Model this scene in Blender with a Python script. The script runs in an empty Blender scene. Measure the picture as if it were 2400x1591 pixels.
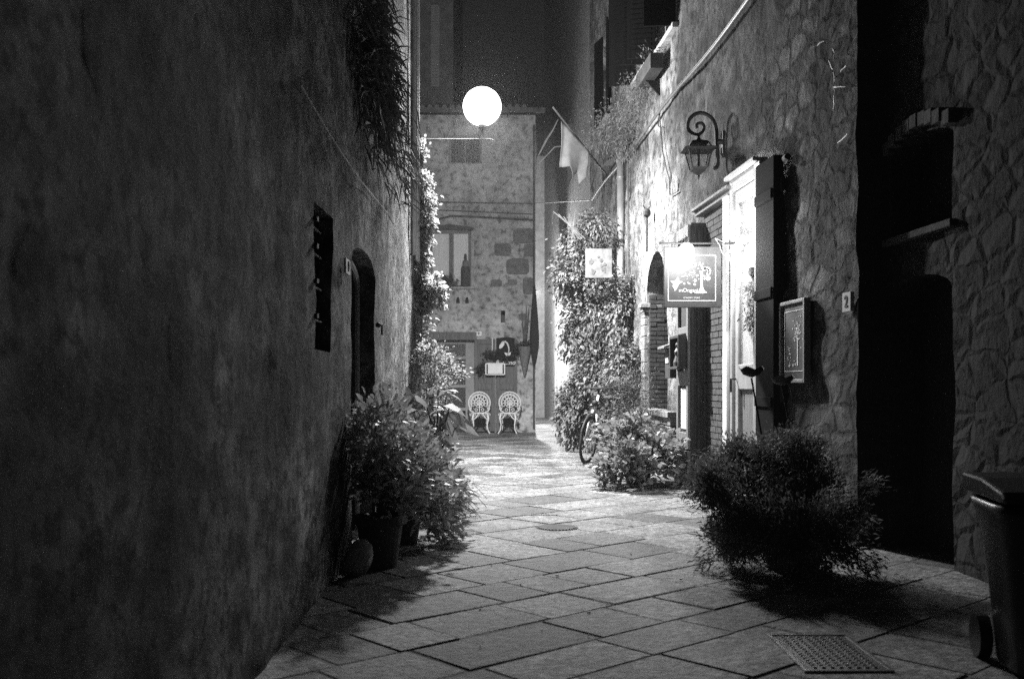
import bpy, math, random
import numpy as np
from mathutils import Vector, noise
from mathutils.geometry import delaunay_2d_cdt

random.seed(7); RNG = np.random.default_rng(7)
sc = bpy.context.scene
COL = sc.collection
# ------------------------------------------------------------------ camera, world, exposure
F, CX, HY, CH = 2333.0, 1200.0, 900.0, 1.15      # focal length and horizon in photo pixels, eye height in metres
cam_d = bpy.data.cameras.new('camera'); cam = bpy.data.objects.new('camera', cam_d); COL.objects.link(cam)
cam_d.sensor_width = 36; cam_d.lens = 36*F/2400; cam_d.shift_y = (HY-795.5)/2400
cam.location = (0, 0, CH); cam.rotation_euler = (math.radians(90), 0, 0)
cam_d.clip_start = .05; cam_d.clip_end = 400
cam_d.dof.use_dof = True; cam_d.dof.focus_distance = 13; cam_d.dof.aperture_fstop = 3.5
sc.camera = cam
w = bpy.data.worlds.new('World'); sc.world = w; w.use_nodes = True
bg = w.node_tree.nodes['Background']; bg.inputs[1].default_value = 1
_N = w.node_tree.nodes; _L = w.node_tree.links           # night sky: near black ahead, slightly brighter behind as added fill light
_tc = _N.new('ShaderNodeTexCoord'); _sp = _N.new('ShaderNodeSeparateXYZ'); _mr = _N.new('ShaderNodeMapRange')
_L.new(_tc.outputs['Generated'], _sp.inputs[0]); _L.new(_sp.outputs['Y'], _mr.inputs['Value'])
_mr.inputs['From Min'].default_value = .1; _mr.inputs['From Max'].default_value = -.7
_mr.inputs['To Min'].default_value = .0095; _mr.inputs['To Max'].default_value = .013
_L.new(_mr.outputs[0], bg.inputs[0])
sc.view_settings.view_transform = 'Standard'; sc.view_settings.look = 'None'
sc.view_settings.exposure = 0; sc.view_settings.gamma = 1
sc.cycles.use_denoising = False
sc.cycles.max_bounces = 6; sc.cycles.diffuse_bounces = 3; sc.cycles.volume_bounces = 0
sc.cycles.transparent_max_bounces = 24
sc.cycles.sample_clamp_indirect = .6; sc.cycles.sample_clamp_direct = 4

STREET_W, SHOP_W, FAIRY_W, FAR_W = 5400.0, 85.0, 16.0, 2800.0
HAZE = .0008

# ------------------------------------------------------------------ materials
MATS = {}
def M(name, lo, hi=None, scale=4, rough=.8, bump=0., bscale=40, stretch=(1, 1, 1), metal=0, spec=.4, detail=8, emit=0, patch=None, bdist=.01, pits=None):
    if name in MATS: return MATS[name]
    m = bpy.data.materials.new(name); m.use_nodes = True; MATS[name] = m
    nt = m.node_tree; N = nt.nodes; L = nt.links; b = N['Principled BSDF']
    hi = lo if hi is None else hi
    b.inputs['Roughness'].default_value = rough; b.inputs['Metallic'].default_value = metal
    b.inputs['Specular IOR Level'].default_value = spec
    tc = N.new('ShaderNodeTexCoord'); mp = N.new('ShaderNodeMapping'); mp.inputs['Scale'].default_value = stretch
    L.new(tc.outputs['Object'], mp.inputs[0])
    n = N.new('ShaderNodeTexNoise'); n.inputs['Scale'].default_value = scale; n.inputs['Detail'].default_value = detail
    n.inputs['Roughness'].default_value = .65
    L.new(mp.outputs[0], n.inputs['Vector'])
    r = N.new('ShaderNodeValToRGB'); r.color_ramp.elements[0].position = .35; r.color_ramp.elements[1].position = .65
    r.color_ramp.elements[0].color = (lo, lo, lo, 1); r.color_ramp.elements[1].color = (hi, hi, hi, 1)
    L.new(n.outputs['Fac'], r.inputs[0])
    colout = r.outputs[0]
    if patch:                                    # large stains / patches: (scale, low position, high position, multiplier)
        ps, p0, p1, mul = patch
        n2 = N.new('ShaderNodeTexNoise'); n2.inputs['Scale'].default_value = ps; n2.inputs['Detail'].default_value = 6
        L.new(mp.outputs[0], n2.inputs['Vector'])
        r2 = N.new('ShaderNodeValToRGB'); r2.color_ramp.elements[0].position = p0; r2.color_ramp.elements[1].position = p1
        r2.color_ramp.elements[0].color = (mul, mul, mul, 1); r2.color_ramp.elements[1].color = (1, 1, 1, 1)
        L.new(n2.outputs['Fac'], r2.inputs[0])
        mx = N.new('ShaderNodeMix'); mx.data_type = 'RGBA'; mx.blend_type = 'MULTIPLY'; mx.inputs[0].default_value = 1
        L.new(colout, mx.inputs[6]); L.new(r2.outputs[0], mx.inputs[7]); colout = mx.outputs[2]
    if pits:                                     # small dark holes: (scale, low position, high position, multiplier)
        ps, p0, p1, mul = pits
        n2 = N.new('ShaderNodeTexNoise'); n2.inputs['Scale'].default_value = ps; n2.inputs['Detail'].default_value = 5; n2.inputs['Roughness'].default_value = .6
        L.new(tc.outputs['Object'], n2.inputs['Vector'])
        r2 = N.new('ShaderNodeValToRGB'); r2.color_ramp.elements[0].position = p0; r2.color_ramp.elements[1].position = p1
        r2.color_ramp.elements[0].color = (mul, mul, mul, 1); r2.color_ramp.elements[1].color = (1, 1, 1, 1)
        L.new(n2.outputs['Fac'], r2.inputs[0])
        mx = N.new('ShaderNodeMix'); mx.data_type = 'RGBA'; mx.blend_type = 'MULTIPLY'; mx.inputs[0].default_value = 1
        L.new(colout, mx.inputs[6]); L.new(r2.outputs[0], mx.inputs[7]); colout = mx.outputs[2]
    L.new(colout, b.inputs['Base Color'])
    if bump:
        n3 = N.new('ShaderNodeTexNoise'); n3.inputs['Scale'].default_value = bscale; n3.inputs['Detail'].default_value = 10
        n3.inputs['Roughness'].default_value = .7
        L.new(mp.outputs[0], n3.inputs['Vector'])
        bp = N.new('ShaderNodeBump'); bp.inputs['Strength'].default_value = bump; bp.inputs['Distance'].default_value = bdist
        L.new(n3.outputs['Fac'], bp.inputs['Height']); L.new(bp.outputs[0], b.inputs['Normal'])
    if emit:
        b.inputs['Emission Color'].default_value = (1, 1, 1, 1); b.inputs['Emission Strength'].default_value = emit
    return m
def glass_mat():
    m = bpy.data.materials.new('window_glass'); m.use_nodes = True; nt = m.node_tree; N = nt.nodes; L = nt.links
    N.remove(N['Principled BSDF']); o = N['Material Output']
    t = N.new('ShaderNodeBsdfTransparent'); g = N.new('ShaderNodeBsdfGlossy'); g.inputs['Roughness'].default_value = .05
    t.inputs[0].default_value = (.93, .93, .93, 1)
    mx = N.new('ShaderNodeMixShader'); mx.inputs[0].default_value = .1
    L.new(t.outputs[0], mx.inputs[1]); L.new(g.outputs[0], mx.inputs[2]); L.new(mx.outputs[0], o.inputs[0])
    return m
GLASS = glass_mat()
PLASTER_L = M('worn_plaster', .05, .42, 9, .92, 1.0, 18, (1, .5, .85), patch=(2.6, .42, .58, .35), bdist=.07, pits=(15, .41, .48, .25), spec=.2)
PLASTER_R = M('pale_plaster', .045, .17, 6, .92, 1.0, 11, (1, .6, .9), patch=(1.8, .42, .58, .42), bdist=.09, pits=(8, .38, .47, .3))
def lamp_brightened(m, y0, y1, k):                            # paler plaster on the far stretch, lifted to paint in the lamp's pool
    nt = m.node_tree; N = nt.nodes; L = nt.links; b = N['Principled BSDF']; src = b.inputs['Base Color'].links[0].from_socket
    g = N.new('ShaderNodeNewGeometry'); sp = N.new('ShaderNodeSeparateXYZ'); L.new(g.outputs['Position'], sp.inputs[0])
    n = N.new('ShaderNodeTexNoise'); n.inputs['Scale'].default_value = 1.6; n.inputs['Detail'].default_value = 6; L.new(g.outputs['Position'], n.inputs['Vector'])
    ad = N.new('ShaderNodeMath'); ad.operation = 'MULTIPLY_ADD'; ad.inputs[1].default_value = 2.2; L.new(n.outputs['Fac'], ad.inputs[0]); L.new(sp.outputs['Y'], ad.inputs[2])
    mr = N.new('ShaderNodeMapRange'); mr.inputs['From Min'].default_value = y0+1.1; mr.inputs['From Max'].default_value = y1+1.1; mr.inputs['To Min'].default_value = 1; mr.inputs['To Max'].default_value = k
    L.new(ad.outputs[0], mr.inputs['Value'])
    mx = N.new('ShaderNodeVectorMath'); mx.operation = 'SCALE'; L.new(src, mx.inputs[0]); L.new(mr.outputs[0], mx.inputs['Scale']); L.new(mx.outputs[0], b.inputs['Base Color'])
lamp_brightened(PLASTER_R, 12.3, 13.2, 2.6)
def masonry(m, y0, y1):                                  # separate stones with mortar joints where world y is below the line
    nt = m.node_tree; N = nt.nodes; L = nt.links; b = N['Principled BSDF']; src = b.inputs['Base Color'].links[0].from_socket
    g = N.new('ShaderNodeNewGeometry'); sp = N.new('ShaderNodeSeparateXYZ'); L.new(g.outputs['Position'], sp.inputs[0])
    n = N.new('ShaderNodeTexNoise'); n.inputs['Scale'].default_value = 1.3; n.inputs['Detail'].default_value = 7; L.new(g.outputs['Position'], n.inputs['Vector'])
    ad = N.new('ShaderNodeMath'); ad.operation = 'MULTIPLY_ADD'; ad.inputs[1].default_value = 5; L.new(n.outputs['Fac'], ad.inputs[0]); L.new(sp.outputs['Y'], ad.inputs[2])
    mr = N.new('ShaderNodeMapRange'); mr.inputs['From Min'].default_value = y1+2.5; mr.inputs['From Max'].default_value = y0+2.5; L.new(ad.outputs[0], mr.inputs['Value'])
    n2 = N.new('ShaderNodeTexNoise'); n2.inputs['Scale'].default_value = 5; L.new(g.outputs['Position'], n2.inputs['Vector'])
    dd = N.new('ShaderNodeVectorMath'); dd.operation = 'MULTIPLY_ADD'; dd.inputs[1].default_value = (.16, .16, .16); L.new(n2.outputs['Color'], dd.inputs[0]); L.new(g.outputs['Position'], dd.inputs[2])
    mp = N.new('ShaderNodeVectorMath'); mp.operation = 'MULTIPLY'; mp.inputs[1].default_value = (.3, 3.0, 5.6); L.new(dd.outputs[0], mp.inputs[0])
    v1 = N.new('ShaderNodeTexVoronoi'); v1.feature = 'DISTANCE_TO_EDGE'; v1.inputs['Scale'].default_value = 1; v1.inputs['Randomness'].default_value = .75
    v2 = N.new('ShaderNodeTexVoronoi'); v2.inputs['Scale'].default_value = 1; v2.inputs['Randomness'].default_value = .75
    L.new(mp.outputs[0], v1.inputs['Vector']); L.new(mp.outputs[0], v2.inputs['Vector'])
    e = N.new('ShaderNodeMapRange'); e.inputs['From Min'].default_value = .01; e.inputs['From Max'].default_value = .14; L.new(v1.outputs['Distance'], e.inputs['Value'])
    tn = N.new('ShaderNodeMapRange'); tn.inputs['To Min'].default_value = .35; tn.inputs['To Max'].default_value = 1.5; sc3 = N.new('ShaderNodeSeparateColor'); L.new(v2.outputs['Color'], sc3.inputs[0]); L.new(sc3.outputs[0], tn.inputs['Value'])
    f = N.new('ShaderNodeMix'); f.data_type = 'FLOAT'; f.inputs[2].default_value = .4; L.new(e.outputs[0], f.inputs[0]); L.new(tn.outputs[0], f.inputs[3])
    k = N.new('ShaderNodeMix'); k.data_type = 'FLOAT'; k.inputs[2].default_value = 1; L.new(mr.outputs[0], k.inputs[0]); L.new(f.outputs[0], k.inputs[3])
    mx = N.new('ShaderNodeVectorMath'); mx.operation = 'SCALE'; L.new(src, mx.inputs[0]); L.new(k.outputs[0], mx.inputs['Scale']); L.new(mx.outputs[0], b.inputs['Base Color'])
    hh = N.new('ShaderNodeMath'); hh.operation = 'MULTIPLY'; L.new(e.outputs[0], hh.inputs[0]); L.new(mr.outputs[0], hh.inputs[1])
    bp = N.new('ShaderNodeBump'); bp.inputs['Strength'].default_value = 1; bp.inputs['Distance'].default_value = .05; L.new(hh.outputs[0], bp.inputs['Height'])
    old = b.inputs['Normal'].links[0].from_node; L.new(bp.outputs[0], old.inputs['Normal'])
masonry(PLASTER_R, 8.6, 9.6)
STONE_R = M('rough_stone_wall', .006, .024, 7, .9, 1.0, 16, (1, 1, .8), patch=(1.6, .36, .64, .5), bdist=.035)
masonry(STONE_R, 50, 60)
PLASTER_F = M('facade_plaster', .30, .66, 7, .92, .9, 16, patch=(1.4, .36, .6, .6), bdist=.03, pits=(7, .36, .46, .5))
PLASTER_D = M('dark_plaster', .10, .20, 4, .92, .6, 14, bdist=.03)
BRICK_IN = M('dark_masonry', .015, .045, 8, .9, .8, 25)
WOOD_D = M('dark_wood', .025, .06, 6, .6, .4, 30, (6, 6, .5))
WOOD_G = M('grey_painted_wood', .13, .20, 5, .55, .4, 30, (5, 5, .5))
WOOD_M = M('brown_wood', .07, .14, 5, .6, .5, 30, (5, 5, .4))
BLACK_W = M('black_painted_wood', .012, .02, 5, .75, .3, 30, (5, 5, .5), spec=.15)
IRON = M('black_iron', .012, .025, 20, .6, .3, 60, spec=.3)
STEEL = M('worn_zinc', .22, .36, 8, .45, .3, 30, (1, 1, .4), metal=.4)
WHITE = M('white_paint', .62, .74, 8, .5, .2, 40)
WHITE_I = M('white_painted_iron', .62, .80, 14, .45, .3, 60)
PAPER = M('white_paper', .72, .82, 10, .8)
INK = M('black_ink', .02, rough=.8)
STONE_T = M('stone_trim', .28, .46, 8, .85, .8, 30)
TERRA = M('terracotta', .07, .13, 8, .8, .4, 30)
CLAY_D = M('dark_pot', .03, .06, 8, .7, .3, 30)
CLOTH = M('pale_cloth', .16, .26, 5, .9, .3, 60)
CURT = M('curtain', .62, .80, 3, .9, .2, 50, (14, 1, .3))
SHB = M('black_shutter_paint', .004, .007, 5, .9, .3, 30, (5, 5, .5), spec=.05)
PLASTIC = M('black_plastic', .006, .012, 8, .32, .3, 12, spec=.3)
LEAF_A = M('glossy_leaf', .22, .55, 9, .36, spec=.7)
LEAF_B = M('broad_leaf', .16, .36, 4, .42, .2, 30, spec=.6)
LEAF_C = M('ivy_leaf', .12, .42, 14, .42, spec=.5); LEAF_V = M('vine_leaf', .03, .20, 12, .5, spec=.4)
LEAF_D = M('dark_leaf', .04, .10, 10, .55, spec=.4)
LEAF_E = M('feathery_leaf', .08, .22, 10, .6, spec=.3)
for _m, _k in ((LEAF_A, .35), (LEAF_B, .3), (LEAF_C, .45), (LEAF_D, .25), (LEAF_E, .35), (LEAF_V, .3)):   # thin leaves let light through
    _n = _m.node_tree.nodes; _l = _m.node_tree.links; _b = _n['Principled BSDF']; _t = _n.new('ShaderNodeBsdfTranslucent'); _x = _n.new('ShaderNodeMixShader')
    _x.inputs[0].default_value = _k; _l.new(_b.inputs['Base Color'].links[0].from_socket, _t.inputs[0])
    _l.new(_b.outputs[0], _x.inputs[1]); _l.new(_t.outputs[0], _x.inputs[2]); _l.new(_x.outputs[0], _n['Material Output'].inputs[0])
BARK = M('bark', .06, .14, 12, .9, .6, 40)
CABLE = M('cable', .04, .08, 8, .6)
def glow_glass(name, e):                                # clear glowing glass: the lamp inside shines through it
    m = bpy.data.materials.new(name); m.use_nodes = True; nt = m.node_tree; N = nt.nodes; L = nt.links
    N.remove(N['Principled BSDF']); t = N.new('ShaderNodeBsdfTransparent'); g = N.new('ShaderNodeEmission'); g.inputs[1].default_value = e
    a = N.new('ShaderNodeAddShader'); L.new(t.outputs[0], a.inputs[0]); L.new(g.outputs[0], a.inputs[1]); L.new(a.outputs[0], N['Material Output'].inputs[0]); return m
BULB = glow_glass('lamp_glow', 8); BULB_S = glow_glass('shop_bulb_glow', 8); BULB_F = glow_glass('fairy_bulb_glow', 14); BULB_H = glow_glass('far_bulb_glow', 2)

# ------------------------------------------------------------------ geometry helpers
def P(px, py, Y): return Vector(((px-CX)*Y/F, Y, CH+(HY-py)*Y/F))
class Frame:
    def __init__(s, o, u, n): s.o = Vector(o); s.u = Vector(u).normalized(); s.n = Vector(n).normalized(); s.z = Vector((0, 0, 1))
    def p(s, a, b, c): return s.o+s.u*a+s.n*b+s.z*c
W0 = Frame((0, 0, 0), (1, 0, 0), (0, 1, 0))
def loc(root): return root.matrix_world.translation if root else Vector()
def wloc(root):
    v = Vector()
    while root: v += root.location; root = root.parent
    return v
def thing(name, label, cat, at, group=None, kind=None):
    o = bpy.data.objects.new(name, None); COL.objects.link(o); o.location = at; o.empty_display_size = .1
    o['label'] = label; o['category'] = cat
    if group: o['group'] = group
    if kind: o['kind'] = kind
    return o
def tag(o, label, cat, group=None, kind=None):
    o['label'] = label; o['category'] = cat
    if group: o['group'] = group
    if kind: o['kind'] = kind
    return o
class MB:
    def __init__(s): s.v = []; s.f = []
    def add(s, vs, fs):
        k = len(s.v); s.v += [Vector(v) for v in vs]; s.f += [tuple(i+k for i in f) for f in fs]; return s
    def box(s, fr, a, b, c):
        pts = [fr.p(x, y, z) for z in c for y in b for x in a]
        return s.add(pts, [(0, 1, 3, 2), (4, 6, 7, 5), (0, 4, 5, 1), (2, 3, 7, 6), (0, 2, 6, 4), (1, 5, 7, 3)])
    def tube(s, pts, r, n=8, cap=True):
        pts = [Vector(p) for p in pts]; m = len(pts); rs = r if hasattr(r, '__len__') else [r]*m
        k = len(s.v); up = None
        for i, p in enumerate(pts):
            t = (pts[min(i+1, m-1)]-pts[max(i-1, 0)])
            t = t.normalized() if t.length > 1e-9 else Vector((0, 0, 1))
            if up is None: up = t.orthogonal().normalized()
            else:
                up = up-t*up.dot(t); up = up.normalized() if up.length > 1e-6 else t.orthogonal().normalized()
            w_ = t.cross(up)
            for j in range(n):
                q = 2*math.pi*j/n; s.v.append(p+(up*math.cos(q)+w_*math.sin(q))*rs[i])
        for i in range(m-1):
            for j in range(n):
                s.f.append((k+i*n+j, k+i*n+(j+1) % n, k+(i+1)*n+(j+1) % n, k+(i+1)*n+j))
        if cap: s.f.append(tuple(k+j for j in range(n))[::-1]); s.f.append(tuple(k+(m-1)*n+j for j in range(n)))
        return s
    def lathe(s, prof, at, n=20, frame=None, sq=None):
        at = Vector(at); k = len(s.v); m = len(prof)
        for r, z in prof:
            for j in range(n):
                q = 2*math.pi*(j+.5)/n; s.v.append(at+Vector((r*math.cos(q), r*math.sin(q), z)))
        for i in range(m-1):
            for j in range(n): s.f.append((k+i*n+j, k+i*n+(j+1) % n, k+(i+1)*n+(j+1) % n, k+(i+1)*n+j))
        s.f.append(tuple(k+j for j in range(n))[::-1]); s.f.append(tuple(k+(m-1)*n+j for j in range(n)))
        return s
    def ball(s, c, r, n=12):
        pr = [(max(1e-4, r*math.sin(math.pi*i/n)), -r*math.cos(math.pi*i/n)) for i in range(n+1)]
        return s.lathe(pr, c, n)
    def prism(s, fr, poly, b0, b1):
        n = len(poly); vs = [fr.p(a, b0, c) for a, c in poly]+[fr.p(a, b1, c) for a, c in poly]
        return s.add(vs, [tuple(range(n)), tuple(range(2*n-1, n-1, -1))]+[(i, i+n, (i+1) % n+n, (i+1) % n) for i in range(n)])
    def build(s, name, mat, root=None, smooth=False, bevel=0):
        o_ = wloc(root) if root else Vector()
        me = bpy.data.meshes.new(name); me.from_pydata([v-o_ for v in s.v], [], s.f); me.update()
        if smooth: me.polygons.foreach_set('use_smooth', [True]*len(me.polygons))
        me.materials.append(mat)
        import bmesh
        bm = bmesh.new(); bm.from_mesh(me); bmesh.ops.recalc_face_normals(bm, faces=bm.faces); bm.to_mesh(me); bm.free()
        o = bpy.data.objects.new(name, me); COL.objects.link(o)
        if root: o.parent = root
        if bevel:
            md = o.modifiers.new('bevel', 'BEVEL'); md.width = bevel; md.segments = 2; md.limit_method = 'ANGLE'
        return o
def setwhere(o, at):                                   # top-level one-mesh things: move the origin to the base
    at = Vector(at)
    for v in o.data.vertices: v.co -= at
    o.location = at; return o
def text(body, size, fr, a, c, b, mat, name, root, shear=0, depth=.003, flip=1):
    cu = bpy.data.curves.new('t', 'FONT'); cu.body = body; cu.size = size; cu.shear = shear; cu.extrude = depth
    cu.align_x = 'CENTER'; cu.align_y = 'CENTER'; cu.offset = size*.012
    ob = bpy.data.objects.new('t', cu); COL.objects.link(ob)
    dg = bpy.context.evaluated_depsgraph_get(); me = bpy.data.meshes.new_from_object(ob.evaluated_get(dg))
    bpy.data.objects.remove(ob)
    o_ = wloc(root)
    for v in me.vertices: v.co = fr.p(a+v.co.x*flip, b+v.co.z, c+v.co.y)-o_
    me.name = name; me.materials.clear(); me.materials.append(mat)
    o = bpy.data.objects.new(name, me); COL.objects.link(o); o.parent = root; return o
def copy_tree(o, parent=None):
    c = o.copy(); COL.objects.link(c); c.parent = parent
    for ch in list(o.children): copy_tree(ch, c)
    return c
def arch(a0, a1, z0, zs, rise, n=10):
    cx = (a0+a1)/2; h = (a1-a0)/2
    return [(a0, z0), (a1, z0)]+[(cx+h*math.cos(math.pi*i/n), zs+rise*math.sin(math.pi*i/n)) for i in range(n+1)]
def rect(a0, a1, z0, z1): return [(a0, z0), (a1, z0), (a1, z1), (a0, z1)]
def inpoly(x, y, poly):
    r = False; j = len(poly)-1
    for i in range(len(poly)):
        xi, yi = poly[i]; xj, yj = poly[j]
        if (yi > y) != (yj > y) and x < (xj-xi)*(y-yi)/(yj-yi)+xi: r = not r
        j = i
    return r
def segd(x, y, p, q):
    dx, dy = q[0]-p[0], q[1]-p[1]; t = max(0, min(1, ((x-p[0])*dx+(y-p[1])*dy)/(dx*dx+dy*dy+1e-12)))
    return math.hypot(x-p[0]-dx*t, y-p[1]-dy*t)
def resample(poly, res):
    out = []
    for i, p in enumerate(poly):
        q = poly[(i+1) % len(poly)]; n = max(1, int(math.hypot(q[0]-p[0], q[1]-p[1])/res))
        out += [(p[0]+(q[0]-p[0])*k/n, p[1]+(q[1]-p[1])*k/n) for k in range(n)]
    return out
def d_plaster(a, z, amp):
    v = Vector((a, z*.7, 3.1)); return amp*(noise.fractal(v*1.1, 1, 2, 3)*.9+noise.fractal(v*6, 1, 2, 3)*.35)
def d_stone(a, z, amp):
    v = Vector((a*3.2+noise.noise(Vector((a*2, z*2, 0)))*.5, z*4.6, 1.7)); d, _ = noise.voronoi(v)
    k = min(1, (d[1]-d[0])*3.2); m = max(0, min(1, noise.noise(Vector((a*.8, z*.8, 9)))*3+.7))
    return amp*((k-.5)*.35*m+noise.fractal(v*.5, 1, 2, 4)*.6)
def d_mix(a, z, amp):
    if 1.85 < a < 4.35 and z < 3.25: return -.012+d_plaster(a, z, .006)   # flat behind the shop front
    return d_mix0(a, z, amp)
def d_mix0(a, z, amp):                                    # plaster above, bare stone where it has come away near the ground
    t = max(0, min(1, (2.0-z)*1.2+noise.noise(Vector((a*1.3, z*1.3, 4)))*1.5))*max(0, min(1, (3.2-a)*1.0))
    t = max(t, .8*max(0, min(1, (3.2-a)*.6+.8*noise.noise(Vector((a, z*.9, 7))))))
    return d_plaster(a, z, amp)*(1-t)+d_stone(a, z, amp*2.6)*t
def wall(fr, a0, a1, z0, z1, holes, mat, root, amp=.012, res=.1, depth=.25, dfn=d_plaster, name='wall', gz=None):
    hs = [resample(h[0], res) for h in holes]; dp = [h[1] if len(h) > 1 else depth for h in holes]
    vs = []; es = []
    def loop(l):
        k = len(vs); vs.extend([Vector(p) for p in l]); es.extend([(k+i, k+(i+1) % len(l)) for i in range(len(l))])
    loop(resample(rect(a0, a1, z0, z1), res))
    for h in hs: loop(h)
    na, nz = int((a1-a0)/res), int((z1-z0)/res)
    bbs = [(min(p[0] for p in h)-res, max(p[0] for p in h)+res, min(p[1] for p in h)-res, max(p[1] for p in h)+res) for h in hs]
    for i in range(1, na):
        for j in range(1, nz):
            x = a0+(a1-a0)*i/na+random.uniform(-.2, .2)*res; y = z0+(z1-z0)*j/nz+random.uniform(-.2, .2)*res; ok = True
            for h, bb in zip(hs, bbs):
                if bb[0] < x < bb[1] and bb[2] < y < bb[3]:
                    if inpoly(x, y, h) or min(segd(x, y, h[k], h[(k+1) % len(h)]) for k in range(len(h))) < res*.35: ok = False; break
            if ok: vs.append(Vector((x, y)))
    ov, oe, of, _, _, _ = delaunay_2d_cdt(vs, es, [], 0, 1e-5)
    m = MB(); dis = lambda a, z: dfn(a, z, amp)
    m.v = [fr.p(v.x, dis(v.x, v.y), v.y) for v in ov]
    for f in of:
        c = sum((ov[i] for i in f), Vector((0, 0)))/len(f)
        if any(bb[0] < c.x < bb[1] and bb[2] < c.y < bb[3] and inpoly(c.x, c.y, h) for h, bb in zip(hs, bbs)): continue
        m.f.append(tuple(f))
    for h, d in zip(hs, dp):
        n = len(h); k = len(m.v)
        m.v += [fr.p(a, dis(a, z), z) for a, z in h]+[fr.p(a, -d, z) for a, z in h]
        m.f += [(k+i, k+(i+1) % n, k+n+(i+1) % n, k+n+i) for i in range(n)]
    o = m.build(name, mat, root, smooth=True)
    return o
def brickrows(mb, fr, a0, a1, b0, b1, z0, z1, bl=.24, bh=.065, j=.012, skew=.006):
    z = z0; r = 0
    while z+bh*.5 < z1:
        a = a0-(bl/2 if r % 2 else 0)
        while a < a1:
            x0, x1 = max(a, a0), min(a+bl-j, a1)
            if x1-x0 > .03:
                q = random.uniform(-skew, skew); mb.box(fr, (x0, x1), (b0, b1+q), (z, min(z+bh-j, z1)))
            a += bl
        z += bh; r += 1
# ---- leaves
def leaves(name, pts, dirs, size, mat, root, wr=.35, droop=.25, jit=.3):
    pts = np.asarray(pts, float); n = len(pts); d = np.asarray(dirs, float)+RNG.normal(0, jit, (n, 3))
    d /= np.linalg.norm(d, axis=1, keepdims=True)+1e-9
    s = np.cross(d, RNG.normal(0, 1, (n, 3))+np.array([0, 0, 1.2])); s /= np.linalg.norm(s, axis=1, keepdims=True)+1e-9
    u = np.cross(s, d); L = (size*RNG.uniform(.6, 1.25, n))[:, None]
    T = [(0, 0, 0), (.35, -.5, .04), (.35, .5, .04), (.72, -.36, -.03), (.72, .36, -.03), (1, 0, -.12)]
    V = np.stack([pts+d*L*t+s*L*wr*q+u*L*h+np.array([0, 0, -1])*L*droop*t*t for t, q, h in T], 1).reshape(-1, 3)
    V -= np.array(wloc(root)); b = (np.arange(n)*6)[:, None]
    tri = np.concatenate([b+[0, 1, 2], b+[3, 5, 4]]); quad = b+[1, 3, 4, 2]
    me = bpy.data.meshes.new(name); me.from_pydata(V.tolist(), [], tri.tolist()+quad.tolist()); me.update(); me.materials.append(mat)
    o = bpy.data.objects.new(name, me); COL.objects.link(o); o.parent = root
    return o
def clumps(c, rad, k, n, spread, low=-.5, out=.8, up=.3, inner=.55):
    c = np.array(c); rad = np.array(rad); ps = []; ds = []
    for i in range(k):
        v = RNG.normal(0, 1, 3); v /= np.linalg.norm(v)
        if v[2] < low: v[2] = -v[2]
        q = v*RNG.uniform(inner, 1)*RNG.choice([1, 1, .85, 1.12]); cc = c+q*rad
        m = int(n*RNG.uniform(.4, 1.5)); ps.append(cc+RNG.normal(0, spread, (m, 3)))
        ds.append(np.tile(v*out+np.array([0, 0, up]), (m, 1)))
    return np.concatenate(ps), np.concatenate(ds)
def stems(name, c, rad, base, k, r, root, mat=BARK):
    m = MB(); base = Vector(base)
    for i in range(k):
        v = Vector(RNG.normal(0, 1, 3)).normalized(); v.z = abs(v.z)
        e = Vector(c)+Vector((v.x*rad[0], v.y*rad[1], v.z*rad[2]))*.8; mid = base.lerp(e, .5)+Vector((0, 0, .08))
        m.tube([base+Vector((v.x, v.y, 0))*.04, mid, e], [r, r*.7, r*.3], 5)
    return m.build(name, mat, root, smooth=True)
def pot(root, at, r, h, mat=TERRA, name='pot'):
    return MB().lathe([(r*.68, 0), (r*.72, .01), (r*.95, h*.82), (r*1.06, h*.83), (r*1.08, h), (r*.96, h), (r*.9, h*.9), (.01, h*.88)], at, 24).build(name, mat, root, smooth=False)

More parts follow.
